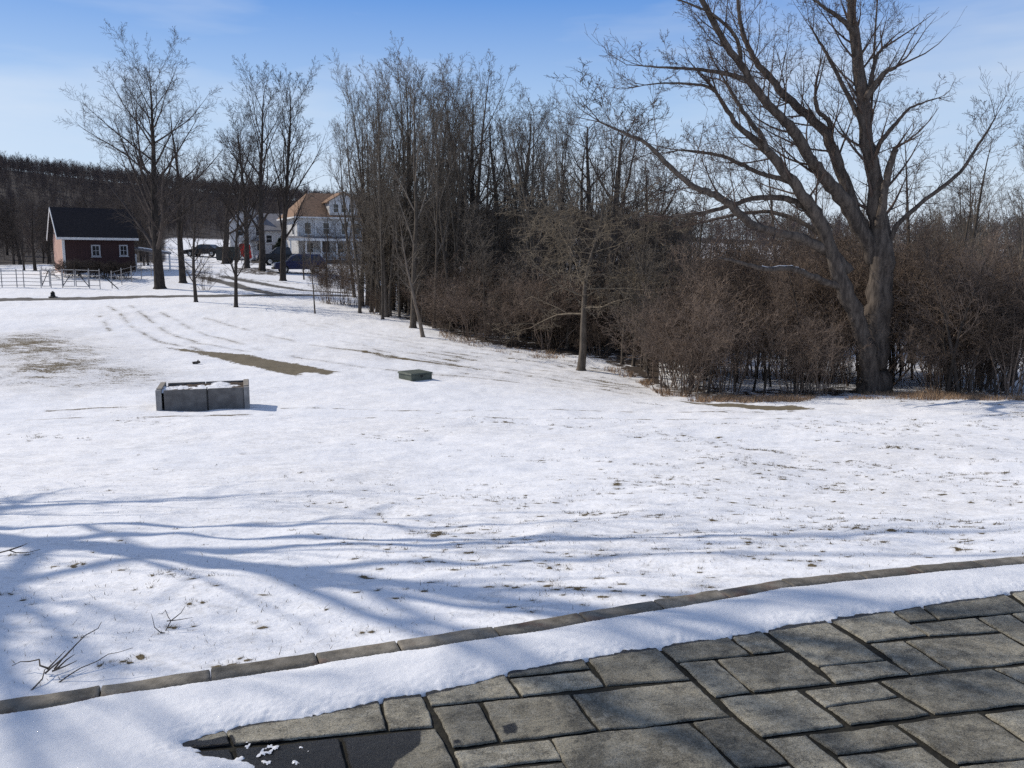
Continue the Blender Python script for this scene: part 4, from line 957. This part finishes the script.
# front dormer
dm = MB(); dx0, dx1 = 3.6, 6.9; dm.box(dx0, dx1, -.12, 2.6, HH + .15, HH + 1.75)
dm.prism([(dx0 - .02, -.12, HH + 1.753), (dx1 + .02, -.12, HH + 1.753), ((dx0 + dx1) / 2, -.12, HH + 2.75)], [(dx0 - .02, 2.6, HH + 1.753), (dx1 + .02, 2.6, HH + 1.753), ((dx0 + dx1) / 2, 2.6, HH + 2.75)])
dorm = dm.build('dormer', M['white_siding'], house); mid = (dx0 + dx1) / 2
dr = MB(); dr.prism([(dx0 - .3, -.4, HH + 1.62), (mid, -.4, HH + 2.78), (mid, 2.9, HH + 2.78), (dx0 - .3, 2.9, HH + 1.62)], [(dx0 - .3, -.4, HH + 1.72), (mid, -.4, HH + 2.9), (mid, 2.9, HH + 2.9), (dx0 - .3, 2.9, HH + 1.72)])
dr.prism([(dx1 + .3, -.4, HH + 1.62), (mid + .004, -.4, HH + 2.78), (mid + .004, 2.9, HH + 2.78), (dx1 + .3, 2.9, HH + 1.62)], [(dx1 + .3, -.4, HH + 1.72), (mid + .004, -.4, HH + 2.9), (mid + .004, 2.9, HH + 2.9), (dx1 + .3, 2.9, HH + 1.72)])
dr.build('dormer_roof', M['brown_roof'], dorm)
for k in range(3): window(dorm, mid - .9 + .9 * k, HH + .5, .75, 1.05, -.12, 1, 2)
for x in (1.1, 3.2, 5.3, 6.8): window(house, x, 3.15, .85, 1.4, 0, 1, 2)
for y in (2.0, 5.2): window(house, y, 3.1, .9, 1.4, 0, 1, 2, 'left', 0)
m = MB(); m.box(-.10, .12, -.06, -.003, 2.9, HH - .17); m.box(1.9, 2.06, -.06, -.003, 2.9, HH - .17); m.build('corner_board', M['white_trim'], house)
# porch round front and left
pw = 1.9
m = MB(); m.prism([(-1.6, -pw - .2, 2.55), (W + .6, -pw - .2, 2.55), (W + .6, -.003, 2.55), (-1.6, -.003, 2.55)], [(-1.6, -pw - .2, 2.66), (W + .6, -pw - .2, 2.66), (W + .6, -.003, 2.98), (-1.6, -.003, 2.98)]); porch = m.build('porch_roof', M['grey_roof'], house)
m = MB(); m.box(-1.62, W + .62, -pw - .25, -pw - .203, 2.42, 2.68); m.build('porch_fascia', M['white_trim'], porch)
m = MB(); m.box(-1.5, W + .5, -pw - .1, -.004, -.8, .35); m.build('porch_floor', M['stone_wall'], house)
for x in (-1.35, .35, 2.05, 3.8, 5.6, 7.3, W + .35):
    m = MB(); m.box(x - .09, x + .09, -pw - .05, -pw + .13, .353, 2.547); m.build('porch_post', M['white_trim'], house)
m = MB()
for x in np.arange(.5, W + .3, .16): m.box(x - .02, x + .02, -pw + .02, -pw + .06, .42, 1.08)
m.box(.44, W + .3, -pw, -pw + .08, 1.083, 1.14); m.box(.44, W + .3, -pw, -pw + .08, .357, .417); m.build('railing', M['white_trim'], house)
m = MB(); m.box(2.5, 3.5, -.05, -.003, .36, 2.4); m.build('door', M['dark_wall'], house)
for x in (1.2, 4.7, 6.4): window(house, x, .9, 1.0, 1.4, 0, 1, 2)

# --- white gabled house to its left
p0 = at(231, 261, 105); h2 = empty('gabled_house', (p0.x, p0.y, gz(p0.x, p0.y)), math.radians(18))
tag(h2, 'white gabled house with snow on its roof behind bare trees', 'house')
W2, D2, H2 = 4.6, 8, 4.3; pk = H2 + 2.15
m = MB(); m.prism([(0, 0, -.8), (W2, 0, -.8), (W2, 0, H2), (W2 / 2, 0, pk), (0, 0, H2)], [(0, D2, -.8), (W2, D2, -.8), (W2, D2, H2), (W2 / 2, D2, pk), (0, D2, H2)]); m.build('wall', M['white_siding'], h2)
def slope(m, s, lo, hi):
    xe = -.35 if s < 0 else W2 + .35; ze = H2 - .33; xm = W2 / 2 + s * .003
    m.prism([(xe, -.4, ze + lo), (xm, -.4, pk + lo), (xm, D2 + .3, pk + lo), (xe, D2 + .3, ze + lo)], [(xe, -.4, ze + hi), (xm, -.4, pk + hi), (xm, D2 + .3, pk + hi), (xe, D2 + .3, ze + hi)])
m = MB(); slope(m, -1, .03, .14); slope(m, 1, .03, .14); ro = m.build('roof', M['grey_roof'], h2)
m = MB(); slope(m, -1, .145, .25); m.build('roof_snow', M['snow'], ro)
for x in (1.2, 3.3): window(h2, x, 2.75, .8, 1.25, 0, 1, 2)
window(h2, W2 / 2, H2 + .35, .6, .8, 0, 1, 1)
window(h2, 1.1, .4, .8, 1.3, 0, 1, 2)
m = MB(); m.box(2.9, 3.9, -.06, -.003, -.2, 2.1); d = m.build('door', M['white_trim'], h2); m = MB(); m.box(3.1, 3.7, -.075, -.063, 1.1, 1.9); m.build('pane', M['glass'], d)
m = MB(); m.box(2.3, 4.7, -1.0, -.07, 2.2, 2.32); m.build('door_hood', M['grey_roof'], h2)
# low wing joining both
p0 = at(262, 261, 103); wg = empty('lean_to', (p0.x, p0.y, gz(p0.x, p0.y)), math.radians(20)); wg.name = 'house_wing'
tag(wg, 'low grey wing between the white gabled house and the porch house', 'house wing')
m = MB(); m.box(0, 3.4, 0, 4, -.8, 3.6); m.build('wall', M['white_siding'], wg)
m = MB(); m.prism([(-.2, -.4, 3.5), (3.6, -.4, 3.5), (3.6, 4.2, 5.6), (-.2, 4.2, 5.6)], [(-.2, -.4, 3.63), (3.6, -.4, 3.63), (3.6, 4.2, 5.75), (-.2, 4.2, 5.75)]); m.build('roof', M['grey_roof'], wg)
window(wg, .9, 2.1, .8, 1.0, 0, 1, 2); window(wg, 2.5, 2.1, .8, 1.0, 0, 1, 2)
m = MB(); m.box(1.2, 2.2, -.05, -.003, -.2, 1.9); m.build('door', M['dark_wall'], wg)

# --- cars: built along +x (front at -x), y across
def car(px, py, Y, rz, paint, label, kind='suv', cat='car', s=1.0):
    p = at(px, py, Y); p.z = gz(p.x, p.y); c = empty('parked_car', p, rz, s); tag(c, label, cat)
    if kind == 'suv': prof = [(-2.2, .35), (-2.28, .6), (-2.2, .93), (-1.25, 1.06), (-.62, 1.58), (-.3, 1.68), (1.7, 1.66), (2.12, 1.1), (2.22, .8), (2.2, .35)]
    elif kind == 'pickup': prof = [(-2.55, .45), (-2.62, .7), (-2.5, 1.08), (-1.35, 1.16), (-.75, 1.72), (-.5, 1.8), (.55, 1.78), (.75, 1.14), (2.6, 1.12), (2.65, .5)]
    else: prof = [(-2.2, .3), (-2.28, .55), (-2.15, .78), (-1.1, .92), (-.35, 1.38), (0, 1.45), (1.0, 1.42), (1.65, 1.0), (2.25, .92), (2.28, .35)]
    hw = .9; m = MB(); v = []
    for sgn in (-1, 1):
        for (x, z) in prof: v.append((x, sgn * (hw - .22 * max(0, z - .95)), z))
    n = len(prof); m.v = v; m.f = [tuple(range(n)), tuple(range(2 * n - 1, n - 1, -1))] + [(i, (i + 1) % n, n + (i + 1) % n, n + i) for i in range(n)]
    m.build('body', paint, c, .06)
    zb = {'suv': (1.10, 1.52), 'pickup': (1.2, 1.66), 'sedan': (.96, 1.32)}[kind]
    if kind == 'suv': segs = [(-.98, -.05, -.50), (.05, .95, .05), (1.03, 1.72, 1.03)]
    elif kind == 'pickup': segs = [(-1.1, -.1, -.62), (-.02, .62, -.02)]
    else: segs = [(-.8, .1, -.28), (.18, 1.3, .18)]
    def yw(z): return hw - .22 * max(0, z - .95)
    for sgn in (-1, 1):
        for (a, b_, a2) in segs:
            m = MB(); o = sgn * .012; b2 = b_ - (.0 if b_ < .9 else .25)
            lo = [(a, sgn * yw(zb[0]), zb[0]), (b_, sgn * yw(zb[0]), zb[0]), (b2, sgn * yw(zb[1]), zb[1]), (a2, sgn * yw(zb[1]), zb[1])]
            m.prism(lo, [(x, y + o, z) for x, y, z in lo]); m.build('side_window', M['glass'], c)
        for xw in (-1.42, 1.38):
            m = MB(); y0 = sgn * (hw - .2); y1 = sgn * (hw + .03); m.lathe([(.30, y0), (.36, y0 + sgn * .02), (.36, y1 - sgn * .03), (.28, y1)], (xw, 0, .36), 18, 'y'); wh = m.build('wheel', M['tyre'], c)
            m = MB(); m.lathe([(.20, y1 - sgn * .02), (.21, y1 + sgn * .006), (.06, y1 + sgn * .016)], (xw, 0, .36), 14, 'y'); m.build('rim', M['chrome'], wh)
        m = MB(); zf = prof[1][1] + .06; m.box(-2.37 if kind != 'pickup' else -2.69, -2.22 if kind != 'pickup' else -2.52, min(sgn * .48, sgn * .82), max(sgn * .48, sgn * .82), zf, zf + .2); m.build('headlight', M['lamp'], c, .03)
        m = MB(); xt = prof[-2][0]; m.box(xt - .05, xt + .03, min(sgn * .62, sgn * .84), max(sgn * .62, sgn * .84), .75, 1.0); m.build('tail_light', M['red_paint'], c)
        m = MB(); m.box(-1.0, -.82, min(sgn * .93, sgn * 1.08), max(sgn * .93, sgn * 1.08), 1.05, 1.2); m.build('mirror', paint, c, .03)
    i = 3; a = prof[3]; b_ = prof[4]
    m = MB(); nx, nz = -(b_[1] - a[1]), (b_[0] - a[0]); L = math.hypot(nx, nz); nx /= L; nz /= L
    def on(t, y, o): return (a[0] + (b_[0] - a[0]) * t + nx * o, y, a[1] + (b_[1] - a[1]) * t + nz * o)
    m.prism([on(.12, -.72, .004), on(.12, .72, .004), on(.92, .62, .004), on(.92, -.62, .004)], [on(.12, -.72, .016), on(.12, .72, .016), on(.92, .62, .016), on(.92, -.62, .016)]); m.build('windscreen', M['glass'], c)
    m = MB(); xf = prof[1][0]; m.box(xf - .05, xf + .06, -.42, .42, prof[1][1] - .02, prof[1][1] + .22); m.build('grille', M['chrome'], c)
    m = MB(); m.box(xf - .09, xf + .08, -.86, .86, prof[1][1] - .24, prof[1][1] - .05); m.build('bumper', M['iron'], c, .04)
    return c
car(300, 276, 80, math.radians(22), M['blue_paint'], 'dark blue car parked nose left in front of the porch house', 'suv', 'car', 1.02)
car(284, 267, 89, math.radians(20), M['black_paint'], 'dark pickup parked behind the blue car, nose to the left', 'pickup', 'pickup truck')
car(205, 254, 108, math.radians(-12), M['black_paint'], 'black car parked farthest away on the snowy slope left of the houses', 'sedan', 'car', 1.05)

# --- dark trailer and red sign
p = at(229, 268, 92); p.z = gz(p.x, p.y); t = empty('box_trailer', p, math.radians(15)); tag(t, 'dark grey green box trailer standing left of the red sign', 'trailer')
m = MB(); m.box(-1.15, 1.15, -.7, .7, .35, 1.75); m.build('box', M['trailer'], t, .04)
m = MB(); m.box(-1.2, -.25, -.72, -.703, .5, 1.6); m.build('door', M['black_paint'], t)
for s in (-1, 1):
    m = MB(); m.lathe([(.24, s * .7), (.3, s * .71), (.3, s * .86), (.2, s * .88)], (.1, 0, .3), 16, 'y'); m.build('wheel', M['tyre'], t)
m = MB(); m.bar((1.15, 0, .4), (2.0, 0, .4), .05); m.build('drawbar', M['iron'], t)
p = at(246, 259, 96); p.z = gz(p.x, p.y); t = empty('yard_sign', p, math.radians(14)); tag(t, 'red board with white rim leaning beside the dark trailer in front of the white house', 'sign')
m = MB(); q = [(-.75, 0, 2.05), (-.55, 0, .75), (.35, 0, .35), (.72, 0, .55), (.55, 0, 2.05), (.3, 0, 2.2), (-.5, 0, 2.2)]
m.prism(q, [(a, .06, c_) for a, _, c_ in q]); b_ = m.build('board', M['red_paint'], t)
m = MB()
for i in range(len(q)):
    a, c_ = Vector(q[i]), Vector(q[(i + 1) % len(q)]); m.bar(a + Vector((0, -.03, 0)), c_ + Vector((0, -.03, 0)), .085, 6)
m.build('rim', M['white_trim'], t)
m = MB(); m.bar((-.5, .1, -.3), (-.5, .1, 1.4), .05); m.build('post', M['pipe'], t); m = MB(); m.bar((.5, .1, -.3), (.5, .1, 1.4), .05); m.build('post', M['pipe'], t)
# evergreen shrub by the porch
ev = []; ef = []
for i in range(1500):
    a = R.uniform(0, 6.28); u = R.random(); rr_ = (1.15 * (1 - u) ** .6) * math.sqrt(R.random()) * (.8 + .4 * R.random()); z = u * 2.6; c_ = Vector((rr_ * math.cos(a), rr_ * math.sin(a), z)); d = rv(.12); e_ = rv(.12); b = len(ev)
    ev += [c_, c_ + d, c_ + e_]; ef.append((b, b + 1, b + 2))
p = at(281, 263, 93); p.z = gz(p.x, p.y); t = empty('evergreen_bush', p); tag(t, 'dark evergreen bush at the left corner of the porch', 'bush')
link('foliage', npmesh('foliage', ev, ef, M['evergreen'], False), t); m = MB(); m.bar((0, 0, -.2), (0, 0, 1.8), .07, 7, .03); m.build('stem', M['bark'], t)

# --- pipe fence and gates left of the lane
FY = 61.0
def fpt(px, dz=0, Y=FY): p = at(px, 285, Y); return Vector((p.x, p.y, gz(p.x, p.y) + dz))
def fence_run(name, pxs, label, rails, hgt, rail_r=.022, Ys=None, snow=False):
    Ys = Ys or [FY] * len(pxs); pts = [fpt(a, 0, y) for a, y in zip(pxs, Ys)]; o = empty(name, pts[0]); tag(o, label, 'fence')
    for p in pts:
        m = MB(); m.bar(p - pts[0] - UP * .3, p - pts[0] + UP * (hgt + .12), .032, 7); m.build('post', M['pipe'], o)
    for k in range(rails):
        z = hgt * (k + .6) / (rails - .4) if rails > 1 else hgt
        m = MB()
        for a, b_ in zip(pts[:-1], pts[1:]): m.bar(a - pts[0] + UP * z, b_ - pts[0] + UP * z, rail_r, 6)
        m.build('rail', M['pipe'], o)
    return o
fence_run('rail_fence', [-40, -18, 2, 17, 24, 41], 'low pipe rail fence at the left edge behind the lane', 5, 1.15)
fence_run('wire_fence', [112, 122, 132, 142, 152], 'wire fence climbing the slope between shed and big tree', 4, 1.1, .012, [61.5, 64, 66, 68, 70])
def gate(px0, px1, label, flip):
    a = fpt(px0); b_ = fpt(px1); o = empty('field_gate', a); tag(o, label, 'gate'); d = b_ - a; hg = 1.25
    m = MB()
    for z in (.12, .45, .78, hg): m.bar(UP * z, d + UP * z, .026, 6)
    for t_ in (.02, .98): m.bar(d * t_ + UP * .1, d * t_ + UP * hg, .03, 6)
    m.build('frame', M['pipe'], o)
    m = MB(); (m.bar(UP * .14, d * .98 + UP * hg, .028, 6) if flip else m.bar(UP * hg, d * .98 + UP * .14, .028, 6)); m.build('brace', M['iron'], o)
gate(42, 50, 'short braced gate section ending the left pipe fence', True)
gate(63, 75, 'left leaf of the double pipe gate in front of the shed', True)
gate(76, 89, 'right leaf of the double pipe gate in front of the shed', False)
fence_run('rail_fence', [51, 62.5], 'short rail panel left of the double gate', 4, 1.2)
fence_run('rail_fence', [89.5, 100], 'short rail panel right of the double gate', 4, 1.25)
a = fpt(100.5); o = empty('fence_brace', a); tag(o, 'slanting brace pole propping the last gate post', 'pole'); m = MB(); m.bar(UP * 1.1, fpt(118, .05) - a, .035, 6); m.build('pole', M['iron'], o)
# marker by the lane
p = ground(53, 297.5); o = empty('marker_cone', p); tag(o, 'small dark cone marker standing in the snow beside the lane', 'cone')
m = MB(); m.lathe([(.27, 0), (.27, .05), (.15, .07)], n=16); m.build('base', M['iron'], o); m = MB(); m.lathe([(.155, .071), (.12, .22), (.13, .23), (.13, .30), (.08, .34), (.04, .40)], n=16); m.build('cone', M['iron'], o)

# --- raised concrete bed
a = ground(158, 411); b_ = ground(245, 405.5)
k = a.y / F; Lw = 88 * k; Dp = 1.25; Hb = 21 * k
rzb = math.radians(17); o = empty('raised_bed', a, rzb); tag(o, 'rectangular raised bed of grey panels filled with snow and soil on the lawn', 'raised bed')
zs = -.18
def panel(x0, x1, y0, y1, mat='concrete_dark', z1=Hb - .015):
    m = MB(); m.box(x0, x1, y0, y1, zs, z1); return m.build('panel', M[mat], o, .008)
th = .07
panel(.13, Lw * .545 - .012, 0, th); panel(Lw * .545 + .012, Lw - .09, 0, th); panel(.13, Lw * .5, Dp - th, Dp); panel(Lw * .5 + .015, Lw - .09, Dp - th, Dp)
panel(0, th, .09, Dp - .09, 'concrete'); panel(Lw - th, Lw, .09, Dp - .09, 'concrete')
for (x0, y0) in ((-.03, -.035), (Lw - .085, -.035), (-.03, Dp - .085), (Lw - .085, Dp - .085)):
    m = MB(); m.box(x0, x0 + .115, y0, y0 + .12, zs, Hb); m.build('post', M['concrete'], o, .008)
m = MB(); m.box(-.02, th + .02, .086, Dp - .09, Hb - .012, Hb + .02); m.build('end_cap', M['rail_top'], o, .006); m = MB(); m.box(Lw - th - .02, Lw + .02, .086, Dp - .09, Hb - .012, Hb + .02); m.build('end_cap', M['rail_top'], o, .006)
m = MB(); m.box(Lw * .545 - .010, Lw * .545 + .010, -.012, -.003, .02, Hb + .03); m.build('joint_strip', M['iron'], o)
def bedmesh(name, mat, off, s, amp):
    xs_ = np.linspace(th + .004, Lw - th - .004, 70); ys_ = np.linspace(th + .004, Dp - th - .004, 50); X, Y = np.meshgrid(xs_, ys_, indexing='ij')
    Z = off + (fbm(X * 2.6, Y * 2.6, 4, s) - .5) * amp + (fbm(X * 14, Y * 14, 3, s + 2) - .5) * .03
    return link(name, npmesh(name, np.stack([X, Y, Z], -1).reshape(-1, 3), gridfaces(*X.shape), mat), o)
bedmesh('soil', M['soil'], Hb - .07, 31, .16); bedmesh('snow_cover', M['snow'], Hb - .062, 37, .15)
bv = []; bf = []
for i in range(160):
    x, y = R.uniform(.15, Lw - .15), R.uniform(.15, Dp - .15); h = R.uniform(.05, .2); d = rv(.06); b = len(bv); bv += [(x - .006, y, Hb - .2), (x + .006, y, Hb - .2), (x + d.x, y + d.y, Hb - .16 + h)]; bf.append((b, b + 1, b + 2))
link('dead_stalks', npmesh('dead_stalks', bv, bf, M['straw'], False), o)

# --- green utility box
a = ground(395, 380); b_ = ground(414, 381); o = empty('utility_box', ground(412, 380.5), math.radians(40), .9); tag(o, 'low dull green utility box half buried in the snowy lawn', 'utility box')
s = a.y / F; wl2, dl2, hb2 = 1.05 * .72, 1.0 * .75, .34
m = MB(); m.box(-.02, .82, 0, .80, -.15, .20); m.build('body', M['green_metal'], o, .012)
m = MB(); m.prism([(-.05, -.03, .203), (.85, -.03, .203), (.85, .83, .203), (-.05, .83, .203)], [(-.03, -.01, .255), (.83, -.01, .255), (.83, .81, .275), (-.03, .81, .275)]); m.build('lid', M['green_metal'], o, .008)
m = MB(); m.box(.34, .42, -.045, -.033, .11, .19); m.build('hasp', M['iron'], o)

# --- clod, fallen twigs
p = ground(196, 363.5); o = empty('log_chunk', p, .3, .65); tag(o, 'small dark broken log lying on the snow behind the raised bed', 'log')
m = MB(); m.bar((-.16, 0, .03), (.2, .05, .09), .085, 9, .06); m.bar((.05, .03, .08), (.12, -.08, .2), .04, 7, .025); m.build('wood', M['bark'], o)
def twig(px, py, label, arms, r0=.006, s=1.0):
    p = ground(px, py); br = []
    for pts in arms:
        P = [Vector(q) * s for q in pts]; Q = []
        for i in range(len(P) - 1): Q += [P[i], P[i].lerp(P[i + 1], .5) + rv(.008)]
        Q.append(P[-1]); br.append((Q, [r0 * (1 - .7 * i / (len(Q) - 1)) for i in range(len(Q))]))
    o = tag(link('fallen_twig', tubemesh('fallen_twig', [(br, 5)], M['bark'])), label, 'twig'); o.location = p; return o
twig(30, 692, 'dead branching twig poking out of the snow beside the kerb at lower left', [[(0, -.02, -.03), (.01, .08, .015), (-.01, .16, .025)], [(-.01, .16, .025), (-.06, .19, .05), (-.13, .20, .035), (-.17, .17, .03)], [(0, .12, .02), (.05, .2, .06), (.09, .3, .11), (.14, .36, .15)], [(.02, .16, .02), (.04, .26, .06)], [(.02, .14, .02), (.10, .2, .04)], [(-.01, .16, .02), (.01, .28, .05)], [(.03, .15, .02), (.07, .24, .05)]], .0045)
twig(59, 683, 'long thin curved twig lying on the snow beside the branching twig', [[(0, 0, 0), (.08, .03, .05), (.18, .08, .09), (.27, .12, .10)]], .0032)
twig(165, 632, 'small forked twig with grey bark sticking out of the snow above the kerb', [[(0, 0, -.02), (.0, .08, .03), (-.05, .14, .06), (-.08, .12, .05)], [(0, .08, .03), (.04, .17, .07)], [(0, .0, .0), (-.05, .0, .03), (-.07, .02, .09)], [(0, .03, .05), (.12, .05, .06)]], .003)
twig(8, 558, 'dark twig lying at the left edge in the tree shadow', [[(-.15, 0, .02), (0, .02, .03), (.12, 0, .02), (.2, .04, .03)], [(0, .02, .03), (.08, .1, .05)]], .006)
